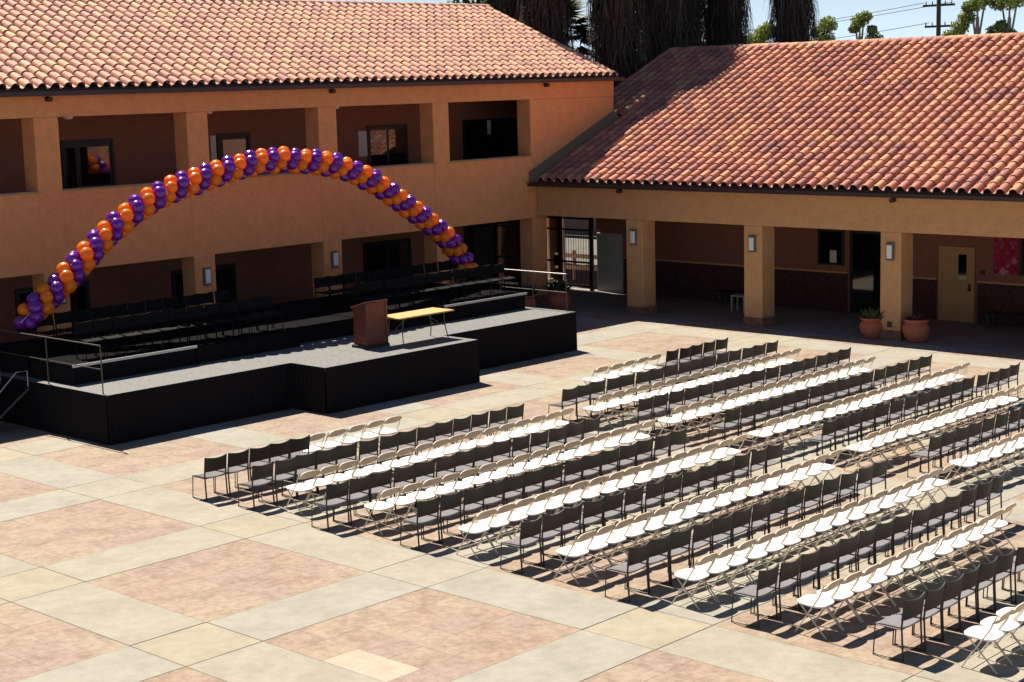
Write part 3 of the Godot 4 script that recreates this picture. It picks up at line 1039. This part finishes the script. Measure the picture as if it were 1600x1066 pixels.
func build_stage() -> void:
	var H := 1.115
	var st := thing("stage", "low portable stage with grey deck and black pleated skirt", "stage", Vector3.ZERO)
	var x0 := 2.89
	var x1 := 18.6
	var zf := -11.72
	var zb := -17.9
	var tx0 := 8.08
	var tx1 := 13.26
	var tz := -10.45
	var nx := 13
	var pw := (x1 - x0) / nx
	for i in nx:
		for j in 3:
			var dz := (zf - zb) / 3.0
			pbox("deck_panel", Vector3(x0 + i * pw + 0.003, H - 0.09, zb + j * dz + 0.003), Vector3(x0 + (i + 1) * pw - 0.003, H, zb + (j + 1) * dz - 0.003), M.deck, st)
	var tn := 4
	var tw := (tx1 - tx0) / tn
	for i in tn:
		pbox("deck_panel", Vector3(tx0 + i * tw + 0.003, H - 0.09, zf + 0.003), Vector3(tx0 + (i + 1) * tw - 0.003, H + 0.001, tz), M.deck, st)
	var hs := H - 0.005
	var path := [Vector3(x0, 0, zb), Vector3(x0, 0, zf), Vector3(tx0, 0, zf), Vector3(tx0, 0, tz), Vector3(tx1, 0, tz), Vector3(tx1, 0, zf), Vector3(x1, 0, zf), Vector3(x1, 0, zb)]
	for k in path.size() - 1:
		part("skirt", skirt_mesh(path[k], path[k + 1], hs), M.skirt, st)
	# dark support frame under the deck
	pbox("under_frame", Vector3(x0 + 0.06, 0.0, zb + 0.06), Vector3(x1 - 0.06, H - 0.1, zf - 0.06), M.skirt, st)
	pbox("under_frame", Vector3(tx0 + 0.06, 0.0, zf), Vector3(tx1 - 0.06, H - 0.1, tz - 0.06), M.skirt, st)
	# risers
	var rs := [
		["front_riser", "dark riser with pale metal edge at the left end of the stage", 3.15, 6.6, -13.45, -15.35, H, 1.58],
		["front_riser", "dark riser with pale metal edge at the right end of the stage", 15.0, 18.4, -13.45, -15.35, H, 1.58],
		["middle_riser", "dark riser left of the centre of the stage, no metal edge", 6.62, 9.9, -13.50, -15.35, H, 1.57],
		["middle_riser", "dark riser behind the folding table, no metal edge", 12.1, 14.98, -13.50, -15.35, H, 1.57],
		["centre_riser", "empty dark riser set back behind the lectern", 9.92, 12.08, -13.85, -15.35, H, 1.56],
		["back_riser", "long dark riser along the back of the stage under the arch", 3.15, 18.4, -15.37, -17.75, H, 1.62]]
	for r in rs:
		var o := thing(r[0], r[1], "riser", Vector3(0, H, 0))
		pbox("platform_top", Vector3(r[2], r[7] - 0.06 - H, r[5]), Vector3(r[3], r[7] - H, r[4]), M.riser, o, 0.008)
		pbox("edge_trim", Vector3(r[2], r[7] - 0.055 - H, r[4] + 0.002), Vector3(r[3], r[7] + 0.006 - H, r[4] + 0.03), M.alu if r[0] == "front_riser" else M.riser, o)
		pbox("kick_cloth", Vector3(r[2] + 0.03, 0.0, r[5] + 0.03), Vector3(r[3] - 0.03, r[7] - 0.062 - H, r[4] - 0.03), M.skirt, o)
	# end rails
	for e in [["stage_rail", "thin metal guard rail at the left end of the stage", x0 + 0.07, -16.4], ["stage_rail", "pale metal guard rail at the right end of the stage", x1 - 0.07, -14.6]]:
		var o := thing(e[0], e[1], "railing", Vector3(e[2], H, 0), 0, "guard rails at the stage ends")
		var z0: float = -11.95 if e[2] < 5 else -12.0
		var z1: float = e[3]
		var m := MB.new()
		m.tube([Vector3(0, 1.08, z0), Vector3(0, 1.08, z1)], 0.016, 0.016, 8)
		part("top_rail", m.mesh(), M.alu if e[2] > 5 else M.table_leg, o)
		var m2 := MB.new()
		m2.tube([Vector3(0, 0.55, z0), Vector3(0, 0.55, z1)], 0.01, 0.01, 6)
		part("mid_rail", m2.mesh(), M.table_leg, o)
		for z in [z0, (z0 + z1) / 2, z1]:
			var m3 := MB.new()
			m3.tube([Vector3(0, 0.0, z), Vector3(0, 1.08, z)], 0.015, 0.015, 8)
			part("post", m3.mesh(), M.table_leg, o)
	# steps at the left end
	var sp := thing("stage_steps", "dark portable steps with metal handrail left of the stage", "steps", Vector3(2.8, 0, -15.4))
	for k in 4:
		var y := H - 0.2 - 0.2 * k
		pbox("tread", Vector3(-0.30 * (k + 1), y - 0.04, -0.6), Vector3(-0.30 * k - 0.01, y, 0.6), M.riser, sp, 0.005)
	for z in [-0.62, 0.62]:
		var m := MB.new()
		m.tube([Vector3(0, H - 0.15, z), Vector3(-1.2, 0.1, z)], 0.03, 0.03, 6)
		part("stringer", m.mesh(), M.table_leg, sp)
		var m2 := MB.new()
		m2.tube([Vector3(-1.15, 0.0, z), Vector3(-1.15, 0.62, z), Vector3(-0.3, 1.38, z), Vector3(-0.02, 1.38, z), Vector3(-0.02, H - 0.1, z)], 0.014, 0.014, 6)
		part("handrail", m2.mesh(), M.alu, sp)
	# lectern
	var le := thing("lectern", "reddish brown wooden lectern standing on the stage front", "lectern", Vector3(10.92, H, -11.98))
	var lb := MB.new()
	var hw := 0.34
	var hd := 0.25
	# body with slanted top: higher on the audience side (+z)
	var p := [Vector3(-hw, 0.07, -hd), Vector3(hw, 0.07, -hd), Vector3(hw, 0.07, hd), Vector3(-hw, 0.07, hd), Vector3(-hw, 1.0, -hd), Vector3(hw, 1.0, -hd), Vector3(hw, 1.15, hd), Vector3(-hw, 1.15, hd)]
	lb.quad(p[3], p[2], p[6], p[7])
	lb.quad(p[1], p[0], p[4], p[5])
	lb.quad(p[0], p[3], p[7], p[4])
	lb.quad(p[2], p[1], p[5], p[6])
	lb.quad(p[4], p[7], p[6], p[5])
	part("body", lb.mesh(), M.wood_red, le)
	for s in [-1.0, 1.0]:
		pbox("corner_post", Vector3(s * hw - 0.03, 0.075, hd - 0.03), Vector3(s * hw + 0.03, 1.14, hd + 0.025), M.wood_red, le, 0.008)
	pbox("plinth", Vector3(-hw - 0.05, 0, -hd - 0.05), Vector3(hw + 0.05, 0.075, hd + 0.05), M.wood_dark, le, 0.012)
	var tb := MB.new()
	tb.cbox(Vector3(-hw - 0.05, -0.015, -0.30), Vector3(hw + 0.05, 0.02, 0.30), 0.006, Transform3D(Basis(Vector3.RIGHT, -atan2(0.15, 0.5)), Vector3(0, 1.095, 0)))
	part("reading_top", tb.mesh(), M.wood_red, le)
	# folding table
	var ft := thing("folding_table", "tan topped folding table beside the lectern on the stage", "table", Vector3(12.2, H, -11.6))
	pbox("table_top", Vector3(-0.98, 0.705, -0.40), Vector3(0.98, 0.74, 0.40), M.table_top, ft, 0.006)
	for sx in [-1.0, 1.0]:
		for sz in [-1.0, 1.0]:
			var m := MB.new()
			m.tube([Vector3(sx * 0.72, 0.70, sz * 0.26), Vector3(sx * 0.76, 0.36, sz * 0.26), Vector3(sx * 0.80, 0.01, sz * 0.33)], 0.014, 0.014, 6)
			part("leg", m.mesh(), M.table_leg, ft)
		var m2 := MB.new()
		m2.tube([Vector3(sx * 0.76, 0.36, -0.26), Vector3(sx * 0.76, 0.36, 0.26)], 0.011, 0.011, 6)
		m2.tube([Vector3(sx * 0.76, 0.40, 0), Vector3(sx * 0.3, 0.69, 0)], 0.009, 0.009, 6)
		part("brace", m2.mesh(), M.table_leg, ft)

# ------------------------------------------------------------------ chairs
func black_proto() -> Node3D:
	var t := Node3D.new()
	var hw := 0.238
	# seat: slightly dished pad
	var s := MB.new()
	var nx := 6
	var nz := 5
	var top := func(u: float, w: float) -> Vector3:
		return Vector3(lerpf(-0.228, 0.228, u), 0.455 - 0.018 * sin(PI * u) * (0.4 + 0.6 * w) - 0.025 * pow(1.0 - w, 6), lerpf(-0.225, 0.19, w))
	for i in nx:
		for j in nz:
			var a: Vector3 = top.call(i / float(nx), j / float(nz))
			var b: Vector3 = top.call((i + 1) / float(nx), j / float(nz))
			var c: Vector3 = top.call((i + 1) / float(nx), (j + 1) / float(nz))
			var d: Vector3 = top.call(i / float(nx), (j + 1) / float(nz))
			s.quad(d, c, b, a)
			if i == 0:
				s.quad(a + Vector3(0, -0.025, 0), d + Vector3(0, -0.025, 0), d, a)
			if i == nx - 1:
				s.quad(c + Vector3(0, -0.025, 0), b + Vector3(0, -0.025, 0), b, c)
			if j == 0:
				s.quad(b + Vector3(0, -0.025, 0), a + Vector3(0, -0.025, 0), a, b)
			if j == nz - 1:
				s.quad(d + Vector3(0, -0.025, 0), c + Vector3(0, -0.025, 0), c, d)
	s.quad(Vector3(-0.228, 0.415, -0.225), Vector3(0.228, 0.415, -0.225), Vector3(0.228, 0.415, 0.19), Vector3(-0.228, 0.415, 0.19))
	part("seat", s.mesh(), M.seat_sky_sheen, t)
	# backrest: curved panel
	var bk := MB.new()
	var bp := func(u: float, w: float, off: float) -> Vector3:
		var cur := sin(PI * u)
		var y := lerpf(0.55 + 0.01 * cur, 0.845 - 0.03 * cur, w)
		return Vector3(lerpf(-0.248, 0.248, u), y, 0.205 + 0.045 * w + 0.042 * cur + off)
	for i in 8:
		for j in 2:
			var q := []
			for e in [[i, j], [i + 1, j], [i + 1, j + 1], [i, j + 1]]:
				q.append([bp.call(e[0] / 8.0, e[1] / 2.0, 0.011), bp.call(e[0] / 8.0, e[1] / 2.0, -0.011)])
			bk.quad(q[0][0], q[1][0], q[2][0], q[3][0])
			bk.quad(q[3][1], q[2][1], q[1][1], q[0][1])
			if j == 1:
				bk.quad(q[3][0], q[2][0], q[2][1], q[3][1])
			if j == 0:
				bk.quad(q[0][1], q[1][1], q[1][0], q[0][0])
			if i == 0:
				bk.quad(q[0][1], q[0][0], q[3][0], q[3][1])
			if i == 7:
				bk.quad(q[1][0], q[1][1], q[2][1], q[2][0])
	part("backrest", bk.mesh(), M.black_shell, t)
	for sx in [-1.0, 1.0]:
		var f := MB.new()
		f.tube([Vector3(sx * hw, 0.44, -0.20), Vector3(sx * (hw + 0.005), 0.0, -0.225)], 0.0095, 0.0095, 5)
		part("leg", f.mesh(), M.black_leg, t)
		var r := MB.new()
		r.tube([Vector3(sx * hw, 0.0, 0.225), Vector3(sx * hw, 0.47, 0.200), Vector3(sx * hw, 0.83, 0.246)], 0.0155, 0.014, 6)
		part("leg", r.mesh(), M.black_leg, t)
		var fl := MB.new()
		fl.tube([Vector3(sx * hw, 0.012, -0.225), Vector3(sx * hw, 0.012, 0.225)], 0.008, 0.008, 5)
		part("floor_rail", fl.mesh(), M.black_leg, t)
		var sl := MB.new()
		sl.tube([Vector3(sx * hw, 0.425, -0.20), Vector3(sx * hw, 0.425, 0.205)], 0.0085, 0.0085, 5)
		part("seat_rail", sl.mesh(), M.black_leg, t)
	return t

func white_proto() -> Node3D:
	var t := Node3D.new()
	# rounded seat
	var s := MB.new()
	var ring := func(k: int, r: float, y: float) -> Vector3:
		var a := TAU * k / 20.0
		var ca := cos(a)
		var sa := sin(a)
		var e := 0.62
		return Vector3(signf(ca) * pow(absf(ca), e) * 0.232 * r, y - 0.015 * sa * r, signf(sa) * pow(absf(sa), e) * 0.225 * r - 0.03)
	var lv := [[0.0, 0.436], [0.6, 0.437], [0.92, 0.443], [1.0, 0.437], [1.0, 0.415], [0.9, 0.408], [0.0, 0.408]]
	for k in 20:
		for l in lv.size() - 1:
			s.quad(ring.call(k, lv[l][0], lv[l][1]), ring.call(k + 1, lv[l][0], lv[l][1]), ring.call(k + 1, lv[l + 1][0], lv[l + 1][1]), ring.call(k, lv[l + 1][0], lv[l + 1][1])) if l > 0 else s.tri(ring.call(0, 0.0, lv[0][1]), ring.call(k + 1, lv[1][0], lv[1][1]), ring.call(k, lv[1][0], lv[1][1]))
	part("seat", s.mesh(), M.white_plastic, t)
	# backrest with rounded top corners
	var bk := MB.new()
	var n := 8
	for i in n:
		var q := []
		for e in [i, i + 1]:
			var u: float = e / float(n) * 2.0 - 1.0
			var ht := 0.80 - 0.06 * pow(absf(u), 4.0)
			var hb := 0.64 + 0.03 * pow(absf(u), 4.0)
			var z: float = 0.02 * (1.0 - u * u)
			q.append([Vector3(u * 0.236, hb, 0.175 + z), Vector3(u * 0.236, ht - 0.012, 0.262 + z)])
		var th := Vector3(0, -0.004, 0.018)
		bk.quad(q[0][0] + th, q[1][0] + th, q[1][1] + th, q[0][1] + th)
		bk.quad(q[1][0], q[0][0], q[0][1], q[1][1])
		bk.quad(q[0][1] + th, q[1][1] + th, q[1][1], q[0][1])
		bk.quad(q[0][0], q[1][0], q[1][0] + th, q[0][0] + th)
		if i == 0:
			bk.quad(q[0][0], q[0][0] + th, q[0][1] + th, q[0][1])
		if i == n - 1:
			bk.quad(q[1][0] + th, q[1][0], q[1][1], q[1][1] + th)
	part("backrest", bk.mesh(), M.shade_tinted_plastic, t)
	for sx in [-1.0, 1.0]:
		var x: float = sx * 0.236
		var f := MB.new()
		f.tube([Vector3(x * 0.97, 0.765, 0.245), Vector3(x, 0.58, 0.165), Vector3(x, 0.0, -0.225)], 0.011, 0.011, 5)
		part("leg", f.mesh(), M.white_metal, t)
		var r := MB.new()
		r.tube([Vector3(x * 0.93, 0.41, -0.13), Vector3(x * 0.93, 0.0, 0.27)], 0.011, 0.011, 5)
		part("leg", r.mesh(), M.white_metal, t)
	var c := MB.new()
	c.tube([Vector3(-0.235, 0.12, -0.145), Vector3(0.235, 0.12, -0.145)], 0.008, 0.008, 5)
	part("crossbar", c.mesh(), M.white_metal, t)
	var c2 := MB.new()
	c2.tube([Vector3(-0.215, 0.09, 0.18), Vector3(0.215, 0.09, 0.18)], 0.008, 0.008, 5)
	part("crossbar", c2.mesh(), M.white_metal, t)
	return t

func seat_row(proto: Node3D, called: String, kind: String, n: int, x0: float, pitch: float, z: float, rown: int, block: String, group: String, from_left := 0) -> void:
	for k in n:
		var r: Node3D = proto.duplicate()
		r.name = numbered(called)
		add_child(r)
		r.position = Vector3(x0 + pitch * (k + 0.5) + rng.randf_range(-0.012, 0.012), 0.001, z + rng.randf_range(-0.02, 0.02) + (0.02 * sin(k * 0.9 + rown)))
		r.rotation.y = rng.randf_range(-0.035, 0.035)
		tag(r, "%s, %s from left in %s row from stage, block %s of aisle" % [kind, ORD[k + from_left], ORD[rown - 1], block], "chair", group)

func build_chairs() -> void:
	var bp := black_proto()
	var wp := white_proto()
	var gb := "black chairs facing the stage"
	var gw := "white folding chairs facing the stage"
	var K := "black stacking chair"
	var W := "white folding chair"
	# left block; black rows by backrest line, white rows by seat
	seat_row(bp, "black_chair", K, 5, 1.18, 0.515, -6.10, 1, "left", gb)
	seat_row(wp, "white_folding_chair", W, 5, 3.80, 0.53, -6.30, 1, "left", gw, 5)
	var bz := [-4.86, -2.61, -0.48, 1.74, 4.01, 6.19, 8.42]
	for k in 7:
		var x0: float = [1.30, 1.20, 1.36, 1.42, 1.36, 1.56, 1.64][k]
		seat_row(bp, "black_chair", K, [14, 14, 14, 14, 14, 14, 9][k], x0, 0.527, bz[k], 2 + 2 * k, "left", gb)
	var wz := [-3.88, -1.68, 0.62, 2.80, 5.02, 7.12, 9.52]
	for k in 7:
		var x0: float = [1.62, 1.60, 1.56, 1.54, 1.72, 1.76, 1.98][k]
		seat_row(wp, "white_folding_chair", W, [16, 16, 16, 16, 16, 12, 3][k], x0, 0.475, wz[k], 3 + 2 * k, "left", gw)
	# right block
	seat_row(wp, "white_folding_chair", W, 5, 13.15, 0.535, -6.65, 1, "right", gw)
	seat_row(bp, "black_chair", K, 5, 15.84, 0.55, -6.58, 1, "right", gb, 5)
	var bz2 := [-5.25, -3.08, -0.91, 1.35, 3.75]
	for k in 5:
		var x0: float = [10.36, 10.45, 10.60, 10.70, 10.66][k]
		seat_row(bp, "black_chair", K, [16, 16, 16, 16, 10][k], x0, 0.535, bz2[k], 2 + 2 * k, "right", gb)
	var wz2 := [-4.28, -2.10, 0.20, 2.48, 4.72]
	for k in 5:
		var x0: float = [10.45, 10.38, 10.42, 10.45, 10.50][k]
		seat_row(wp, "white_folding_chair", W, [17, 17, 18, 14, 6][k], x0, 0.475, wz2[k], 3 + 2 * k, "right", gw)
	# chairs on the risers, facing the audience
	var sp := black_proto()
	for c in sp.get_children():
		c.material_override = M.stage_black
	for side in 2:
		for tier in 2:
			var y: float = [1.581, 1.621][tier]
			var z: float = [-14.0, -15.72][tier]
			var x0: float = [3.75, 12.45][side]
			for k in 11:
				var r: Node3D = sp.duplicate()
				r.name = numbered("stage_chair")
				add_child(r)
				r.position = Vector3(x0 + 0.53 * (k + 0.5) + rng.randf_range(-0.02, 0.02), y, z + rng.randf_range(-0.03, 0.03))
				r.rotation.y = PI + rng.randf_range(-0.05, 0.05)
				tag(r, "black chair, %s from left on the %s riser, stage %s half" % [ORD[k], ["front", "back"][tier], ["left", "right"][side]], "chair", "black chairs on the stage risers")
	bp.free()
	sp.free()
	wp.free()

# ------------------------------------------------------------------ balloon arch
func build_arch() -> void:
	var pts := [Vector2(3.42, 2.33), Vector2(3.56, 2.45), Vector2(4.38, 2.98), Vector2(5.23, 3.68), Vector2(6.30, 4.455), Vector2(7.38, 5.02), Vector2(8.58, 5.35), Vector2(10.04, 5.645), Vector2(11.34, 5.78), Vector2(12.22, 5.70), Vector2(13.36, 5.535), Vector2(14.77, 5.02), Vector2(16.23, 4.13), Vector2(17.50, 3.28), Vector2(18.20, 2.60), Vector2(18.62, 2.00)]
	var cv := Curve3D.new()
	cv.bake_interval = 0.05
	for k in pts.size():
		var p: Vector2 = pts[k]
		var a: Vector2 = pts[max(k - 1, 0)]
		var b: Vector2 = pts[min(k + 1, pts.size() - 1)]
		var tn := Vector3(b.x - a.x, b.y - a.y, 0) / 6.0
		cv.add_point(Vector3(p.x, p.y, -16.0), -tn, tn)
	var t := thing("balloon_arch", "long arch of twisted orange and purple balloons over the stage", "balloon arch", Vector3(0, 0, 0))
	var bm := MB.new()
	# balloon: slightly pear shaped, axis along +y with the knot at y = 0
	bm.lathe([Vector2(0.012, 0.0), Vector2(0.02, 0.012), Vector2(0.075, 0.055), Vector2(0.125, 0.115), Vector2(0.155, 0.18), Vector2(0.158, 0.225), Vector2(0.14, 0.28), Vector2(0.105, 0.318), Vector2(0.055, 0.342), Vector2(0.0, 0.35)], 14)
	var mesh := bm.mesh()
	var L := cv.get_baked_length()
	# two strands of balloons wound round the line, six to a turn
	var pitch := 0.745
	var turns := int(L / pitch)
	for k in turns * 6:
		for strand in 2:
			var ang := TAU * k / 6.0
			var s := L - (pitch * k / 6.0 + pitch * 0.5 * strand)
			if s < 0.0:
				continue
			var c := cv.sample_baked(s, true)
			var tn := (cv.sample_baked(min(s + 0.1, L), true) - cv.sample_baked(max(s - 0.1, 0.0), true)).normalized()
			var nrm := Vector3(0, 0, 1).cross(tn).normalized()
			var d := nrm * cos(ang) + Vector3(0, 0, 1) * sin(ang)
			var o := part("balloon", mesh, M.orange if strand == 0 else M.purple, t)
			var ax := (d + tn * rng.randf_range(-0.1, 0.1)).normalized()
			var sx := ax.cross(tn).normalized()
			var sc := rng.randf_range(0.98, 1.10)
			o.transform = Transform3D(Basis(sx, ax, sx.cross(ax)) * Basis.from_scale(Vector3.ONE * sc), c)
	var li := MB.new()
	var lp := []
	for k in 60:
		lp.append(cv.sample_baked(L * k / 59.0, true))
	li.tube(lp, 0.012, 0.012, 5)
	part("line", li.mesh(), M.white_metal, t)

# ------------------------------------------------------------------ pots, benches, gate
func pot(label: String, at: Vector3, s: float, tone: Color, leaves: int, spread: float) -> void:
	var t := thing("planter_pot", label, "planter", at, 0, "terracotta pots by the pillars")
	var m := MB.new()
	m.lathe([Vector2(0.0, 0.0), Vector2(0.20, 0.0), Vector2(0.24, 0.03), Vector2(0.33, 0.18), Vector2(0.36, 0.32), Vector2(0.33, 0.44), Vector2(0.28, 0.50), Vector2(0.30, 0.53), Vector2(0.33, 0.55), Vector2(0.33, 0.60), Vector2(0.28, 0.60), Vector2(0.26, 0.52), Vector2(0.0, 0.51)].map(func(p): return p * s), 22)
	part("pot", m.mesh(), M.terracotta, t)
	var f := MB.new()
	f.colored = true
	for k in leaves:
		var a := rng.randf() * TAU
		var el := rng.randf_range(0.35, 1.4)
		var ln := rng.randf_range(0.25, 0.5) * spread
		var d := Vector3(cos(a) * cos(el), sin(el), sin(a) * cos(el))
		var b0 := Vector3(cos(a), 0, sin(a)) * rng.randf_range(0, 0.18) * s + Vector3(0, 0.5 * s, 0)
		var tip := b0 + d * ln
		var sd := d.cross(Vector3.UP).normalized() * 0.03
		var v := rng.randf_range(0.6, 1.5)
		f.col = Color(tone.r * v, tone.g * v, tone.b * v)
		f.quad(b0, (b0 + tip) * 0.5 + sd + Vector3(0, 0.03, 0), tip, (b0 + tip) * 0.5 - sd + Vector3(0, 0.03, 0))
	part("plant", f.mesh(), M.leaf, t)

func build_small() -> void:
	pot("terracotta pot with green plant left of the third pillar", Vector3(25.2, 0, -5.98), 1.0, Color(0.09, 0.12, 0.05), 110, 1.0)
	pot("larger terracotta pot with reddish plant right of the third pillar", Vector3(25.25, 0, -4.55), 1.1, Color(0.14, 0.05, 0.05), 70, 0.7)
	pot("pot with bushy shrub in the shaded inner corner", Vector3(24.5, 0, -17.6), 1.15, Color(0.06, 0.075, 0.035), 160, 1.3)
	pot("smaller pot with shrub beside the corner column", Vector3(23.6, 0, -18.3), 1.0, Color(0.06, 0.07, 0.04), 130, 1.2)
	# gate closing the end of the covered walk
	var gt := thing("metal_gate", "black barred metal gate at the end of the covered walk", "gate", Vector3(29.2, 0, 0))
	for q in [[-22.58, -22.42], [-21.75, -21.6], [-20.2, -20.08]]:
		pbox("post", Vector3(-0.06, 0, q[0]), Vector3(0.06, 2.75, q[1]), M.gate, gt)
	for y in [0.12, 1.0, 2.2, 2.62]:
		pbox("rail", Vector3(-0.025, y, -21.598), Vector3(0.025, y + 0.07, -20.202), M.gate, gt)
	for k in 11:
		var z := -21.5 + k * 0.122
		var m := MB.new()
		m.tube([Vector3(0, 0.19, z), Vector3(0, 2.2, z)], 0.011, 0.011, 5)
		part("bar", m.mesh(), M.gate, gt)
	pbox("lock_panel", Vector3(-0.03, 0.85, -21.95), Vector3(0.03, 1.25, -21.752), M.gate, gt)
	for y in [0.12, 1.0, 2.2, 2.62]:
		pbox("rail", Vector3(-0.025, y, -22.418), Vector3(0.025, y + 0.07, -21.752), M.gate, gt)
	# poster and bench on the arcade wall
	var po := thing("paper_decoration", "crumpled red and pink paper decoration on the arcade wall", "decoration", Vector3(29.39, 2.18, -3.88))
	var pm := MB.new()
	pm.colored = true
	for k in 46:
		var c := Vector3(-0.02 - rng.randf() * 0.05, rng.randf_range(-0.55, 0.55), rng.randf_range(-0.36, 0.36))
		var u := Vector3(rng.randf_range(-0.3, 0.3), rng.randfn(), rng.randfn()).normalized() * rng.randf_range(0.07, 0.15)
		var w := u.cross(Vector3.RIGHT).normalized() * rng.randf_range(0.05, 0.13)
		var f := rng.randf_range(0.5, 1.3)
		pm.col = Color(0.42 * f, 0.03 * f, 0.08 * f) if rng.randf() < 0.7 else Color(0.5 * f, 0.14 * f, 0.22 * f)
		pm.quad(c - u, c + w + Vector3(-0.03, 0, 0), c + u, c - w)
	part("petals", pm.mesh(), M.dead, po)
	var bk := pbox("backing_card", Vector3(-0.012, -0.6, -0.4), Vector3(-0.002, 0.6, 0.4), M.red_paper, po)
	bk.set_meta("label", "dark red backing card")
	var bench := func(label: String, at: Vector3, ln: float) -> void:
		var t := thing("bench", label, "bench", at, 0, "benches under the arcade")
		for k in 3:
			pbox("seat_slat", Vector3(-0.21 + k * 0.145, 0.42, -ln / 2), Vector3(-0.21 + k * 0.145 + 0.13, 0.455, ln / 2), M.wood_dark, t, 0.005)
		for z in [-ln / 2 + 0.2, ln / 2 - 0.2]:
			for x in [-0.18, 0.18]:
				pbox("leg", Vector3(x - 0.025, 0, z - 0.025), Vector3(x + 0.025, 0.418, z + 0.025), M.table_leg, t)
	bench.call("dark slatted bench against the arcade wall between first two pillars", Vector3(28.9, 0, -13.2), 2.0)
	bench.call("dark slatted bench right of the cream door", Vector3(28.9, 0, -3.4), 1.8)
	var sb := thing("side_stand", "small pale metal stand beside the second pillar", "stand", Vector3(27.6, 0, -12.35))
	pbox("top", Vector3(-0.2, 0.52, -0.28), Vector3(0.2, 0.56, 0.28), M.grey_panel, sb, 0.005)
	for x in [-0.16, 0.16]:
		for z in [-0.24, 0.24]:
			pbox("leg", Vector3(x - 0.02, 0, z - 0.02), Vector3(x + 0.02, 0.518, z + 0.02), M.grey_panel, sb)
